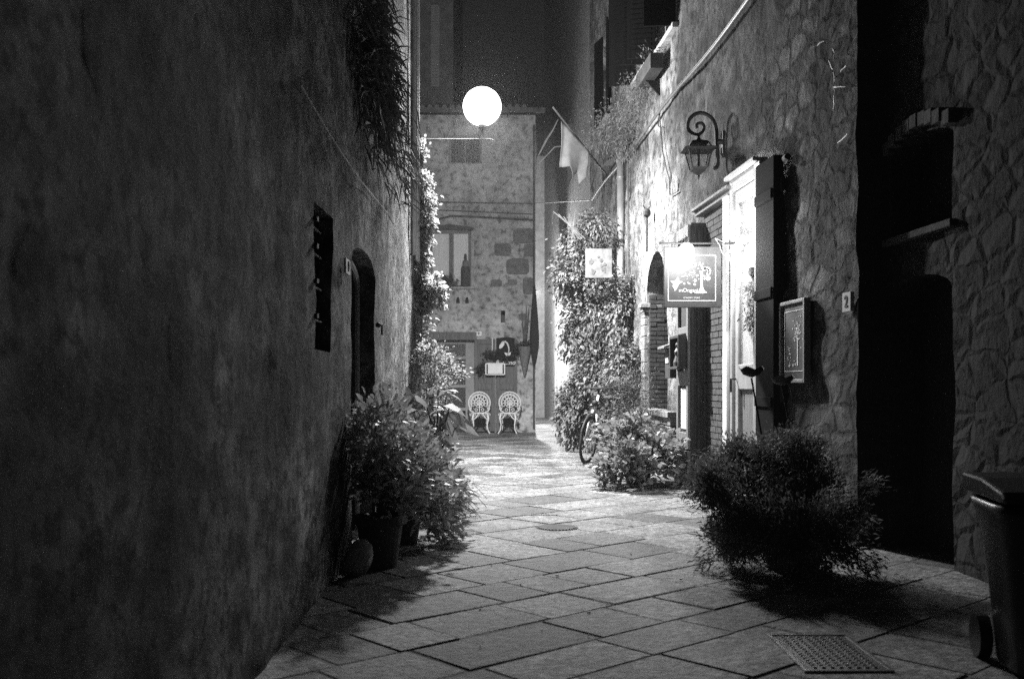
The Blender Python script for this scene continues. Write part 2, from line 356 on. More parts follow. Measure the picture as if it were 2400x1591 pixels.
# ================================================================== SETTING
def ground():
    m = MB(); S = 200
    m.add([(-S, -S, -.0045), (S, -S, -.0045), (S, S, -.0045), (-S, S, -.0045)], [(0, 1, 2, 3)])
    o = m.build('ground', M('dirt', .11, .2, 6, .95, .5, 30)); o['kind'] = 'structure'
    th = math.radians(42); u = Vector((math.cos(th), math.sin(th), 0)); v = Vector((math.sin(th), -math.cos(th), 0))
    V = []; Fc = []; C = []
    rows = []; q = -24.0
    while q < 6:
        wd = random.choice([.34, .42, .48, .55]); rows.append((q, wd)); q += wd
    for q, wd in rows:
        a = -4.0+random.uniform(0, .5)
        while a < 32:
            ln = random.choice([.32, .42, .5, .62, .75])*random.uniform(.9, 1.1)
            c = u*(a+ln/2)+v*(q+wd/2)
            if -3.2 < c.x < 3.6 and 1.5 < c.y < 38:
                g = random.choice([.0015, .002, .004, .006]); e = random.uniform(.003, .009); far = c.y > 14
                sh = random.choices([1, .8, .5, .36, 1.3], [5, 4, 2.5, 2, 2])[0]*random.uniform(.93, 1.07)
                tx, ty, dz = random.uniform(-.006, .006), random.uniform(-.006, .006), random.uniform(-.0022, .0026)
                jt = [random.uniform(-.0015, .007)*(1, 1, -1, 1, -1, -1, 1, -1)[_i] for _i in range(8)]
                cs = [(a+g+jt[0], q+g+jt[1]), (a+ln-g+jt[2], q+g+jt[3]), (a+ln-g+jt[4], q+wd-g+jt[5]), (a+g+jt[6], q+wd-g+jt[7])]
                k = len(V)
                for (A, B), (sa, sb) in zip(cs, [(1, 1), (-1, 1), (-1, -1), (1, -1)]):
                    V.append(u*A+v*B+Vector((0, 0, -.018)))
                for (A, B), (sa, sb) in zip(cs, [(1, 1), (-1, 1), (-1, -1), (1, -1)]):
                    V.append(u*A+v*B+Vector((0, 0, -.004+dz)))
                for (A, B), (sa, sb) in zip(cs, [(1, 1), (-1, 1), (-1, -1), (1, -1)]):
                    A += sa*e; B += sb*e; V.append(u*A+v*B+Vector((0, 0, .001+dz+(A-a-ln/2)*tx+(B-q-wd/2)*ty)))
                Fc.append((k+8, k+9, k+10, k+11))
                for i in range(4):
                    j = (i+1) % 4; Fc.append((k+i, k+j, k+4+j, k+4+i)); Fc.append((k+4+i, k+4+j, k+8+j, k+8+i))
                C += [sh]*9
            a += ln
    me = bpy.data.meshes.new('paving'); me.from_pydata([tuple(x) for x in V], [], Fc)
    import bmesh
    at = me.attributes.new('slab', 'FLOAT', 'FACE'); at.data.foreach_set('value', C)
    mt = M('stone_paving', .13, .40, 14, .7, 1.0, 16, patch=(3.0, .4, .6, .6), bdist=.02, spec=.36, pits=(24, .42, .5, .4))
    nt = mt.node_tree; N = nt.nodes; L = nt.links; b = N['Principled BSDF']; src = b.inputs['Base Color'].links[0].from_socket
    ta = N.new('ShaderNodeAttribute'); ta.attribute_name = 'slab'
    mx = N.new('ShaderNodeMix'); mx.data_type = 'RGBA'; mx.blend_type = 'MULTIPLY'; mx.inputs[0].default_value = 1
    L.new(src, mx.inputs[6]); L.new(ta.outputs['Fac'], mx.inputs[7])
    # pitting of the tooled stone
    tc = N.new('ShaderNodeTexCoord'); nn = N.new('ShaderNodeTexNoise'); nn.inputs['Scale'].default_value = 60; nn.inputs['Detail'].default_value = 4
    L.new(tc.outputs['Object'], nn.inputs['Vector']); rr = N.new('ShaderNodeValToRGB'); rr.color_ramp.elements[0].position = .36; rr.color_ramp.elements[1].position = .5
    rr.color_ramp.elements[0].color = (.45, .45, .45, 1); L.new(nn.outputs['Fac'], rr.inputs[0])
    m2 = N.new('ShaderNodeMix'); m2.data_type = 'RGBA'; m2.blend_type = 'MULTIPLY'; m2.inputs[0].default_value = 1
    L.new(mx.outputs[2], m2.inputs[6]); L.new(rr.outputs[0], m2.inputs[7]); L.new(m2.outputs[2], b.inputs['Base Color'])
    me.materials.append(mt)
    bm = bmesh.new(); bm.from_mesh(me); bmesh.ops.recalc_face_normals(bm, faces=bm.faces); bm.to_mesh(me); bm.free()
    o = bpy.data.objects.new('paving', me); COL.objects.link(o); o['kind'] = 'structure'
ground()

# frames. a runs along the wall away from the camera, b sticks out into the alley
LF = Frame((-.915-.0214, 1, 0), (-.0214, 1, 0), (1, .0214, 0))
def aL(px): return .915/((CX-px)/F-.0214)-1
def zL(px, py): return CH+(HY-py)*(aL(px)+1)/F
RF = Frame((2.93-.066*7.09, 7.09, 0), (-.066, 1, 0), (-1, -.066, 0)); RK = math.hypot(1, .066)
def yR(px): return 2.93/((px-CX)/F+.066)
def aR(px): return (yR(px)-7.09)*RK
def zR(px, py): return CH+(HY-py)*yR(px)/F
YF = 23.7
FF = Frame((0, YF, 0), (1, 0, 0), (0, -1, 0))            # end facade: a = x, b towards the camera
def xF(px): return (px-CX)*YF/F
def zF(py): return CH+(HY-py)*YF/F

# ------------------------------------------------------------------ left house
lh = thing('plaster_house', 'dark plastered house along the left side, with an arched door and barred window', 'house', LF.p(5, 0, 0))
wa0, wa1 = aL(735), aL(776); da0, da1 = aL(823), aL(880); ua0, ua1 = 6.3, 7.35
LH = 9.5; LE = 10.87
wall(LF, -3, LE, -.05, LH, [(rect(wa0, wa1, 1.33, 2.1), .22), (arch(da0, da1, -.04, 1.96, .15), .28), (rect(ua0, ua1, 3.7, 5.3), .22)], PLASTER_L, lh, .022, .085)
eb = MB(); eb.box(LF, (LE, LE+.004), (-3, 0), (-.05, LH)); eb.box(LF, (-3, LE), (-.3, -.29), (-.05, LH)); eb.build('end_wall', PLASTER_D, lh)
def pale_patches(m, spots, k):                           # small repaired spots of newer, paler plaster
    nt = m.node_tree; N = nt.nodes; L = nt.links; b = N['Principled BSDF']; src = b.inputs['Base Color'].links[0].from_socket
    g = N.new('ShaderNodeNewGeometry'); n = N.new('ShaderNodeTexNoise'); n.inputs['Scale'].default_value = 9; n.inputs['Detail'].default_value = 5; L.new(g.outputs['Position'], n.inputs['Vector'])
    acc = None
    for a, z, sa, sz in spots:
        c = LF.p(a, 0, z); sb = N.new('ShaderNodeVectorMath'); sb.operation = 'SUBTRACT'; sb.inputs[1].default_value = c; L.new(g.outputs['Position'], sb.inputs[0])
        ml = N.new('ShaderNodeVectorMath'); ml.operation = 'MULTIPLY'; ml.inputs[1].default_value = (0, 1/sa, 1/sz); L.new(sb.outputs[0], ml.inputs[0])
        ln = N.new('ShaderNodeVectorMath'); ln.operation = 'LENGTH'; L.new(ml.outputs[0], ln.inputs[0])
        ad = N.new('ShaderNodeMath'); ad.operation = 'MULTIPLY_ADD'; ad.inputs[1].default_value = 2.4; L.new(n.outputs['Fac'], ad.inputs[0]); L.new(ln.outputs['Value'], ad.inputs[2])
        mr = N.new('ShaderNodeMapRange'); mr.inputs['From Min'].default_value = 2.05; mr.inputs['From Max'].default_value = 2.2; mr.inputs['To Min'].default_value = k; mr.inputs['To Max'].default_value = 1; L.new(ad.outputs[0], mr.inputs['Value'])
        if acc is None: acc = mr.outputs[0]
        else:
            q = N.new('ShaderNodeMath'); q.operation = 'MAXIMUM'; L.new(acc, q.inputs[0]); L.new(mr.outputs[0], q.inputs[1]); acc = q.outputs[0]
    mx = N.new('ShaderNodeVectorMath'); mx.operation = 'SCALE'; L.new(src, mx.inputs[0]); L.new(acc, mx.inputs['Scale']); L.new(mx.outputs[0], b.inputs['Base Color'])
pale_patches(PLASTER_L, [(aL(200), zL(200, 790), .13, .09), (aL(215), zL(215, 850), .09, .07), (aL(515), zL(515, 885), .12, .09), (aL(735), zL(735, 1190), .42, .2)], 1.9)
# barred window
wn = MB().box(LF, (wa0, wa1), (-.215, -.185), (1.33, 2.1)).build('window', BLACK_W, lh)
g = MB()
for i in range(1, 4): a = wa0+(wa1-wa0)*i/4; g.tube([LF.p(a, -.05, 1.33), LF.p(a, -.05, 2.1)], .008, 6)
for z in (1.5, 1.68, 1.86, 2.0): g.tube([LF.p(wa0, -.05, z), LF.p(wa1, -.05, z)], .007, 6); g.box(LF, (wa0-.03, wa0+.01), (-.06, .025), (z-.01, z+.012))
g.build('grille', IRON, wn)
# arched door
dr = MB().prism(LF, arch(da0, da1, -.04, 1.95, .145), -.27, -.2).build('door', WOOD_D, lh)
tr = MB(); ar = arch(da0+.03, da1-.03, 0, 1.93, .14, 14)[2:]; pts = [LF.p(da1-.03, -.14, 0)]+[LF.p(a, -.14, z) for a, z in ar]+[LF.p(da0+.03, -.14, 0)]
tr.tube(pts, .022, 6); tr.build('door_frame', M('old_wood_trim', .2, .3, 10, .7), dr)
hb = MB(); hb.ball(LF.p(da1+.02, .02, 1.62), .022, 8).tube([LF.p(da1+.02, 0, 1.62), LF.p(da1+.02, .05, 1.62), LF.p(da1+.02, .05, 1.54)], .009, 6); hb.build('bell_pull', IRON, dr)
# upper window and its folded shutter
uw = MB().box(LF, (ua0, ua1), (-.215, -.185), (3.7, 5.3)).build('window', BLACK_W, lh)
sh = MB().box(LF, (ua1+.03, ua1+.62), (.02, .055), (3.68, 5.3))
for i in range(26): z = 3.76+i*.058; sh.box(LF, (ua1+.08, ua1+.57), (.052, .068), (z, z+.03))
sh.build('shutter', M('pale_shutter', .28, .4, 5, .6), lh, bevel=.003)
pb = MB()
for a, r in ((LE-.66, .03), (LE-.2, .025), (LE-.06, .035)): pb.tube([LF.p(a, .04, 2.6), LF.p(a, .04, 9)], r, 8)
tag(setwhere(pb.build('rain_pipe', STEEL), LF.p(LE-.3, 0, 2.6)), 'pale vertical pipes fixed near the end corner of the left house, above the ivy', 'pipes')
lt = thing('house_number', 'pale house number plate between the barred window and arched door, left wall', 'number plate', LF.p(aL(803), 0, 1.7))
ta0, ta1 = aL(798), aL(808); zt0, zt1 = zL(803, 643), zL(803, 608)
MB().box(LF, (ta0, ta1), (.02, .035), (zt0, zt1)).build('plate', WHITE, lt, bevel=.002)
text('0', .09, LF, (ta0+ta1)/2, (zt0+zt1)/2, .038, INK, 'digit', lt)
pts = [LF.p(aL(px), .03, zL(px, py)) for px, py in ((690, 200), (720, 250), (750, 300), (790, 360), (812, 392), (832, 420), (870, 465), (900, 500))]
tag(setwhere(MB().tube(pts, .0035, 5).build('cable', M('pale_cable', .35, .45, 8, .7)), pts[3]), 'thin pale cable running diagonally down the left wall above the barred window', 'cable')

# ------------------------------------------------------------------ side house behind the left corner (mostly hidden, carries the lamp bracket)
sh2 = thing('side_house', 'plain house set back behind the left corner and the ivy', 'house', (-2.45, 18, 0))
SF = Frame((-2.45, 12.3, 0), (0, 1, 0), (1, 0, 0))
wall(SF, 0, 11.3, -.05, 8, [], PLASTER_D, sh2, .01, .3)

# ------------------------------------------------------------------ end house (facade that closes the alley)
eh = thing('end_house', 'old stone house closing the end of the alley, curtained window above its shop door', 'house', (-1.2, YF, 0))
fx0, fx1 = -4.2, xF(1255)
fw = rect(xF(1008), xF(1104), zF(672), zF(541)); fu = rect(xF(1052), xF(1129), zF(384), zF(318))
fd = rect(xF(1018), xF(1112), -.04, zF(795)); slot = rect(xF(1174), xF(1184), zF(756), zF(728))
wall(FF, fx0, fx1, -.05, 7.55, [(fw, .22), (fu, .18), (fd, .3), (slot, .2)], PLASTER_F, eh, .016, .09)
fb = MB(); fb.add([FF.p(fx1, 0, -.05), FF.p(.22, -10.5, -.05), FF.p(.22, -10.5, 7.55), FF.p(fx1, 0, 7.55)], [(0, 1, 2, 3)])
fb.box(FF, (fx0, fx1-.1), (-.42, -.4), (-.05, 7.5)); fb.build('back_wall', PLASTER_D, eh)
rf = MB(); rf.prism(Frame((fx0-.2, YF, 0), (0, 1, 0), (1, 0, 0)), [(-.4, 7.5), (5, 8.9), (10, 7.5), (10, 7.6), (5, 9.02), (-.4, 7.62)], 0, fx1-fx0+.42)
for i in range(28): x = fx0-.1+i*.17; rf.tube([(x, YF-.42, 7.63), (x, YF+5, 9.03)], .06, 6)
rf.build('roof', M('roof_tiles', .08, .16, 6, .9, .5, 20), eh)
# stone blocks showing through the plaster
for x0, y0, x1, y1 in ((1202, 535, 1253, 572), (1158, 570, 1198, 600), (1228, 572, 1253, 602), (1186, 606, 1240, 644), (1150, 655, 1176, 672), (1190, 655, 1212, 668), (1225, 650, 1250, 690), (1215, 735, 1235, 750)):
    a0, a1, z0, z1 = xF(x0), xF(x1), zF(y1), zF(y0); n = 9; pl = []
    for k in range(n*2):
        q = 2*math.pi*k/(n*2); ex = .38
        cx_ = abs(math.cos(q))**ex*math.copysign(1, math.cos(q)); sx_ = abs(math.sin(q))**ex*math.copysign(1, math.sin(q))
        pl.append(((a0+a1)/2+(a1-a0)/2*cx_*random.uniform(.93, 1.04), (z0+z1)/2+(z1-z0)/2*sx_*random.uniform(.93, 1.04)))
    MB().prism(FF, pl, -.02, .022).build('stone_block', M('dark_stone_block', .11, .20, 9, .9, .9, 30), eh, bevel=.008)
# curtained window
w1 = MB().box(FF, (fw[0][0], fw[1][0]), (-.22, -.2), (fw[0][1], fw[2][1])).build('window', M('interior_dark', .03, .04, 2), eh)
c = MB()
for s0, s1 in ((1010, 1052), (1062, 1100)):
    n = 24; x0, x1 = xF(s0), xF(s1)
    vs = []; fs = []
    for i in range(n+1):
        x = x0+(x1-x0)*i/n; b = -.17+.008*math.sin(i*1.9)+.004*math.sin(i*.7)
        vs += [FF.p(x, b, fw[0][1]+.02), FF.p(x, b, fw[2][1]-.03)]
    for i in range(n): fs.append((2*i, 2*i+2, 2*i+3, 2*i+1))
    c.add(vs, fs)
c.build('curtain', M('lit_curtain', .66, .82, 3, .9, .2, 50, (14, 1, .3), emit=.12), w1, smooth=True)  # faint emission put into the cloth to brighten the curtain
fm = MB(); FRM = M('grey_window_frame', .14, .2, 6, .6)
za, zb = fw[0][1], fw[2][1]; xa, xb = fw[0][0], fw[1][0]; xm = xF(1057)
for a0, a1 in ((xa, xa+.045), (xb-.07, xb), (xm-.055, xm-.012), (xm+.012, xm+.055)): fm.box(FF, (a0, a1), (-.15, -.1), (za+.05, zb-.05))
fm.box(FF, (xa, xb), (-.152, -.098), (za, za+.05)); fm.box(FF, (xa, xb), (-.152, -.098), (zb-.05, zb)); fm.build('frame', FRM, w1, bevel=.004)
MB().box(FF, (xa+.03, xb-.05), (-.13, -.126), (za+.04, zb-.04)).build('pane', GLASS, w1)
li = MB().prism(FF, [(xa-.12, zb+.02), (xb+.06, zb+.0), (xb+.05, zb+.07), ((xa+xb)/2, zb+.14), (xa-.1, zb+.08)], -.1, .1); li.build('lintel', WOOD_D, eh, bevel=.008)
MB().box(FF, (xa-.06, xb+.08), (-.2, .09), (za-.06, za-.003)).build('sill', STONE_T, eh, bevel=.008)
su = MB(); 
for (a0, a1, z0, z1) in ((xb+.003, xb+.07, za, zb),): su.box(FF, (a0, a1), (-.05, .02), (z0, z1))
su.build('window_surround', STONE_T, eh, bevel=.006)
# small upper window
w2 = MB().box(FF, (fu[0][0], fu[1][0]), (-.18, -.15), (fu[0][1], fu[2][1])).build('window', M('interior_dark', .03), eh)
f2 = MB(); 
for a0, a1 in ((fu[0][0], fu[0][0]+.05), (fu[1][0]-.05, fu[1][0]), (xF(1088), xF(1092))): f2.box(FF, (a0, a1), (-.14, -.1), (fu[0][1]+.05, fu[2][1]-.05))
f2.box(FF, (fu[0][0], fu[1][0]), (-.142, -.098), (fu[0][1], fu[0][1]+.05)).box(FF, (fu[0][0], fu[1][0]), (-.142, -.098), (fu[2][1]-.05, fu[2][1])); f2.build('frame', FRM, w2)
MB().box(FF, (fu[0][0]+.03, fu[1][0]-.03), (-.125, -.121), (fu[0][1]+.03, fu[2][1]-.03)).build('pane', GLASS, w2)
MB().box(FF, (fu[1][0]+.004, fu[1][0]+.2), (.0, .03), (fu[0][1]-.1, fu[2][1]+.15)).build('shutter', M('pale_shutter', .28, .4), eh, bevel=.004)
# doorway with transom
dx0, dx1, dz1 = fd[0][0], fd[1][0], fd[2][1]
d1 = MB().box(FF, (dx0, dx1), (-.3, -.27), (-.04, dz1)).build('door', M('interior_dark', .03), eh)
d2 = MB()
for a0, a1 in ((dx0, dx0+.07), (dx1-.22, dx1)): d2.box(FF, (a0, a1), (-.24, -.15), (0, dz1))
for z in (zF(802), zF(838), zF(905), .55): d2.box(FF, (dx0+.07, dx1-.22), (-.235, -.155), (z-.035, z+.035))
d2.build('door_frame', M('grey_frame', .22, .3, 6, .6), d1, bevel=.004)
MB().box(FF, (dx0+.07, dx1-.22), (-.2, -.196), (.5, dz1-.03)).build('pane', GLASS, d1)
MB().box(FF, (dx0-.25, dx1+.05), (-.1, .06), (dz1-.02, dz1+.17)).build('lintel', WOOD_M, eh, bevel=.006)
# folded wooden shutter doors on the right of the doorway
sdr = thing('shutter_door', 'pair of brown panelled wooden shutter doors folded flat against the end house', 'door leaves', FF.p(xF(1165), .05, 0))
q0, q1, zt = xF(1112), xF(1212), zF(795)
bd = MB(); bd.box(FF, (q0, (q0+q1)/2-.012), (.03, .06), (.03, zt)); bd.box(FF, ((q0+q1)/2+.012, q1), (.03, .06), (.03, zt)); bd.build('leaf', WOOD_M, sdr)
rl = MB()
for s in (0, 1):
    l0 = q0 if s == 0 else (q0+q1)/2+.012; l1 = (q0+q1)/2-.012 if s == 0 else q1
    for a0, a1 in ((l0, l0+.09), (l1-.09, l1)): rl.box(FF, (a0, a1), (.06, .085), (.03, zt))
    for z0, z1 in ((.03, .2), (1.02, 1.17), (zt-.12, zt)): rl.box(FF, (l0+.09, l1-.09), (.06, .083), (z0, z1))
rl.build('rails', WOOD_M, sdr, bevel=.006)
# house number plate over the door
hn = thing('house_number', 'square white house number plate above the shutter doors of the end house', 'number plate', FF.p(xF(1122), 0, zF(782)))
MB().box(FF, (xF(1114), xF(1129)), (.02, .035), (zF(788), zF(777))).build('plate', WHITE, hn, bevel=.002)
text('9', .1, FF, xF(1122), zF(782.5), .038, INK, 'digit', hn)
# cables over the facade
def cab(pts, r, lab, mat=CABLE):
    return tag(setwhere(MB().tube(pts, r, 5).build('cable', mat), pts[0]), lab, 'cable')
cab([FF.p(xF(990), .05, zF(474)), FF.p(xF(1130), .05, zF(476.5)), FF.p(xF(1250), .05, zF(478)), Vector((1.6, 20.5, zR(1380, 480)+.1))], .013, 'highest thin cable crossing the end house towards the right wall')
cab([FF.p(xF(1000), .05, zF(492)), FF.p(xF(1250), .05, zF(503))], .011, 'middle thin cable on the end house, just above the bent one')
cab([FF.p(xF(1010), .05, zF(524)), FF.p(xF(1036), .05, zF(512)), FF.p(xF(1060), .05, zF(507)), FF.p(xF(1150), .05, zF(511)), FF.p(xF(1254), .05, zF(517))], .022, 'thick dark cable bending down over the curtained window')
pp = MB().tube([FF.p(fx1-.04, .06, 0.1), FF.p(fx1-.04, .06, 7.3)], .022, 8)
tag(setwhere(pp.build('rain_pipe', CABLE), FF.p(fx1, .06, .1)), 'thin dark downpipe on the right corner of the end house', 'pipe')
fl = MB(); fl.lathe([(.01, 0), (.05, .1), (.11, .45), (.12, .7), (.08, 1.3), (.03, 1.9), (.01, 1.95)], FF.p(xF(1252), .17, zF(860)), 10)
tag(setwhere(fl.build('furled_awning', M('black_cloth', .02, .03, 8, .9), smooth=True), FF.p(xF(1252), .17, zF(860))), 'dark furled awning hanging at the right corner of the end house', 'awning')

# bottle lantern and trailing bells on the window sill, potted plant
bt = thing('wicker_bottle', 'dark bottle-shaped wicker lantern standing on the sill of the curtained window', 'lantern', FF.p(xF(1091), .03, za))
s_ = YF/F; zb0 = zF(680)
MB().lathe([(.105, 0), (.11, .03), (.108, .42), (.09, .47)], FF.p(xF(1091), .05, za), 16).build('body', M('wicker', .03, .09, 30, .9, .8, 60), bt)
MB().lathe([(.088, 0), (.075, .05), (.068, .13), (.045, .15), (.03, .17)], FF.p(xF(1091), .05, za+.472), 14).build('neck', M('grey_metal', .1, .2, 20, .6), bt)
MB().lathe([(.036, 0), (.032, .1), (.028, .11), (.026, .13)], FF.p(xF(1091), .05, za+.645), 10).build('stopper', WOOD_D, bt)
for i, px in enumerate((1074, 1095)):
    b = thing('hanging_bell', ('left' if i == 0 else 'right')+' one of two small dark bells hanging below the curtained window sill', 'bell', FF.p(xF(px), .11, zF(705)), 'bells under the window')
    MB().tube([FF.p(xF(px)+.02, .11, za-.02), FF.p(xF(px), .11, zF(698))], .006, 5).build('cord', M('pale_cable', .35), b)
    MB().lathe([(.045, -.06), (.04, 0), (.02, .05), (.005, .06)], FF.p(xF(px), .11, zF(703)), 10).build('bell', IRON, b)
sp = thing('sill_plant', 'low dark leafy plant on the left end of the curtained window sill', 'plant', FF.p(xF(1045), .05, za))
p_, d_ = clumps(FF.p(xF(1046), .05, za+.1), (.28, .12, .1), 26, 30, .045); leaves('foliage', p_, d_, .07, LEAF_D, sp)
MB().box(FF, (xF(1030), xF(1072)), (-.03, .1), (za+.002, za+.09)).build('planter', TERRA, sp)

# sign and menu board, plants on the shutter doors
SX = lambda px: xF(px)
sg = thing('shop_sign', 'dark shop sign with white flower and the word Bardino on the folded shutter doors', 'sign', FF.p(xF(1187), .1, zF(830)))
MB().prism(FF, [(xF(1163), zF(856)), (xF(1206), zF(858)), (xF(1206), zF(793)), (xF(1190), zF(790)), (xF(1163), zF(793))], .09, .115).build('board', BLACK_W, sg)
arc = [FF.p(xF(x), .125, zF(y)) for x, y in ((1174, 806), (1178, 802), (1184, 801), (1189, 805), (1192, 813), (1193, 820), (1192, 826))]
fl_ = MB().tube(arc, [.012, .02, .022, .022, .02, .016, .014], 8)
fl_.prism(FF, [(xF(x), zF(y)) for x, y in ((1182, 803), (1182, 808), (1178, 814), (1172, 818), (1170, 816), (1171, 809), (1175, 804))], .118, .13)
fl_.prism(FF, [(xF(x), zF(y)) for x, y in ((1182, 826), (1190, 828), (1189, 835), (1184, 831))], .118, .13)
fl_.prism(FF, [(xF(x), zF(y)) for x, y in ((1191, 828), (1198, 825), (1196, 832), (1191, 835))], .118, .13); fl_.build('flower_emblem', WHITE, sg)
text('Bardino', .15, FF, xF(1184), zF(850), .12, WHITE, 'lettering', sg, shear=.35)
mn = thing('menu_board', 'white paper menu board on a thin post in front of the shutter doors', 'menu board', FF.p(xF(1161), .25, 0))
mp0, mp1, mz0, mz1 = xF(1139), xF(1183), zF(878), zF(852)
mf = MB(); mf.box(FF, (mp0, mp1), (.2, .22), (mz0, mz1)); mf.build('panel', BLACK_W, mn)
MB().box(FF, (mp0+.05, mp1-.05), (.221, .226), (mz0+.025, mz1-.02)).build('paper', PAPER, mn)
fr_ = MB()
for a0, a1, z0, z1 in ((mp0-.012, mp0+.018, mz0, mz1), (mp1-.018, mp1+.012, mz0, mz1), (mp0+.018, mp1-.018, mz1-.02, mz1+.01), (mp0+.018, mp1-.018, mz0-.01, mz0+.015)): fr_.box(FF, (a0, a1), (.219, .235), (z0, z1))
fr_.build('frame', WHITE, mn); MB().tube([FF.p(xF(1161), .21, 0), FF.p(xF(1161), .21, mz0)], .012, 8).build('post', STEEL, mn)
MB().tube([FF.p(xF(1154), .12, zF(826)), FF.p(xF(1154), .12, zF(792))], .014, 6).build('candle', WHITE, sg)
wr_ = thing('door_wreath', 'dark leafy wreath and garland hung over the folded shutter doors', 'wreath', FF.p(xF(1140), .12, zF(850)))
p1, d1_ = clumps(FF.p(xF(1152), .13, zF(838)), (.16, .05, .12), 24, 26, .04); p2, d2_ = clumps(FF.p(xF(1131), .13, zF(868)), (.1, .05, .12), 18, 26, .04); p3, d3_ = clumps(FF.p(xF(1178), .14, zF(842)), (.16, .04, .04), 12, 20, .03)
p4, d4_ = clumps(FF.p(xF(1213), .14, zF(826)), (.1, .06, .14), 20, 24, .04)
leaves('foliage', np.concatenate([p1, p2, p3, p4]), np.concatenate([d1_, d2_, d3_, d4_]), .07, LEAF_D, wr_)
# cone basket with sticks at the right corner
cb = thing('cone_basket', 'cone-shaped wicker basket of long sticks hung on the right corner of the end house', 'basket', FF.p(xF(1229), .12, zF(880)))
MB().lathe([(.02, 0), (.05, .12), (.15, .6), (.165, .68), (.15, .68), (.01, .6)], FF.p(xF(1229), .16, zF(880)), 14).build('cone', M('wicker_pale', .10, .2, 25, .9, .8, 60), cb)
sk = MB()
for i in range(9):
    x = xF(1222+random.uniform(0, 14)); sk.tube([FF.p(xF(1229), .16, zF(830)), FF.p(x, .16, zF(760+random.uniform(-6, 12))), FF.p(x+(x-xF(1229))*.5, .2, zF(720+random.uniform(-8, 50)))], [.014, .012, .006], 5)
sk.build('sticks', BARK, cb)
p_, d_ = clumps(FF.p(xF(1229), .2, zF(812)), (.16, .08, .08), 16, 20, .04); leaves('foliage', p_, d_, .07, LEAF_D, cb)

# ------------------------------------------------------------------ taller house behind on the left
tb = thing('tall_house', 'tall dark house rising behind the end house on the left, with a louvred shutter', 'house', (-3, 26.2, 0))
TF = Frame((0, 26.2, 0), (1, 0, 0), (0, -1, 0)); xT = lambda px: (px-CX)*26.2/F; zT = lambda py: CH+(HY-py)*26.2/F
# it stands partly beside the roof of the end house
wall(TF, -6, xT(1062), 0, 14, [], PLASTER_D, tb, .01, .4); MB().box(TF, (-6, xT(1062)), (-5, -.05), (0, 13.95)).build('body', PLASTER_D, tb)
lv = MB().box(TF, (xT(1010), xT(1030)), (.02, .05), (zT(205), zT(15)))
for i in range(26): z = zT(200)+i*.082; lv.box(TF, (xT(1012), xT(1028)), (.05, .085), (z, z+.035))
lv.build('shutter', M('grey_louvre', .25, .35), tb)

# ------------------------------------------------------------------ right house
rh = thing('right_house', 'long rough stone house along the right side, with arched niche and high shuttered windows', 'house', RF.p(6, 0, 0))
na0, na1 = aR(1552)-.3, aR(1516)
RE = 13.2
ups = [(aR(1587), aR(1540), 5.72, 7.6), (aR(1520), aR(1490), 5.8, 7.7), (aR(1428), aR(1415), 6.0, 7.6)]
holes = [(arch(na0, na1, .75, 2.28, .72), 1.7)]+[(rect(a0, a1, z0, z1), .25) for a0, a1, z0, z1 in ups]
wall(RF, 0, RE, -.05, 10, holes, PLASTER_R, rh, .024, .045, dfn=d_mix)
rb = MB()
rb.box(RF, (na0-.1, na1+.1), (-1.75, -1.69), (.7, 3.1)); rb.box(RF, (na0, na0+.02), (-1.69, -.04), (.76, 2.45)); rb.box(RF, (na1-.03, na1-.02), (-1.69, -.03), (.76, 2.45)); brickrows(rb, Frame(RF.p(na1-.03, 0, 0), RF.n, -RF.u), -1.69, -.04, 0, .012, .76, 2.45); brickrows(rb, RF, na0+.02, na1-.02, -1.69, -1.67, .76, 2.9)
rb.build('niche_back', BRICK_IN, rh)
im = MB(); im.box(RF, (na1-.02, na1+.14), (-.2, .07), (2.2, 2.26)); im.box(RF, (na1-.04, na1+.17), (-.22, .1), (2.263, 2.33)); im.build('impost', M('pier_stone', .1, .22, 8, .9, .8, 30), rh, bevel=.008)
qp = MB()
z = .1
while z < 2.19:                                         # dressed blocks of the pier beside the niche
    h = random.uniform(.1, .2); h = min(h, 2.19-z); qp.box(RF, (na1+.002, na1+random.uniform(.19, .25)), (-.3, .035+random.uniform(0, .012)), (z, z+h-.006)); z += h
qp.build('pier_blocks', M('pier_stone', .1, .22), rh, bevel=.01)
lw = MB(); brickrows(lw, RF, na0-.6, na1, -.1, .1, .02, .72, .34, .12, .014, .02); lw.box(RF, (na0-.6, na1), (-.12, .13), (.722, .8)); lw.build('low_wall', M('pier_stone', .1, .22), rh, bevel=.008)
RN = Frame((3.14-.066*7.09, 7.09, 0), (.066, -1, 0), (-1, -.066, 0))       # recessed nearer part, a runs towards the camera
def aN(px): return (7.09-3.14/((px-CX)/F+.066))*RK
nw = rect(aN(2088), aN(2235), 2.17, 2.78); nd = arch(aN(2085), aN(2235), -.04, 1.75, .12)
wall(RN, .0, 6, -.05, 10, [(arch(aN(2088), aN(2235), 2.17, 2.7, .1), .25), (nd, .3)], STONE_R, rh, .03, .08, dfn=d_stone)
rt = MB(); q = RF.p(0, 0, 0); q2 = RN.p(0, 0, 0)
for i in range(50):
    z0 = -.05+i*.2; z1 = z0+.2; o0 = Vector((0, -random.uniform(0, .03), 0))
    rt.add([q+Vector((d_mix(0, z0, .022)*-1, 0, z0)), q2+Vector((.1, 0, z0)), q2+Vector((.1, 0, z1)), q+Vector((d_mix(0, z1, .022)*-1, 0, z1))], [(0, 1, 2, 3)])
rt.build('corner_return', STONE_R, rh)
MB().box(RN, (aN(2088), aN(2235)), (-.26, -.22), (2.1, 2.9)).build('window', BLACK_W, rh)
MB().box(RN, (aN(2085), aN(2235)), (-.31, -.25), (-.04, 1.9)).build('door', BLACK_W, rh)
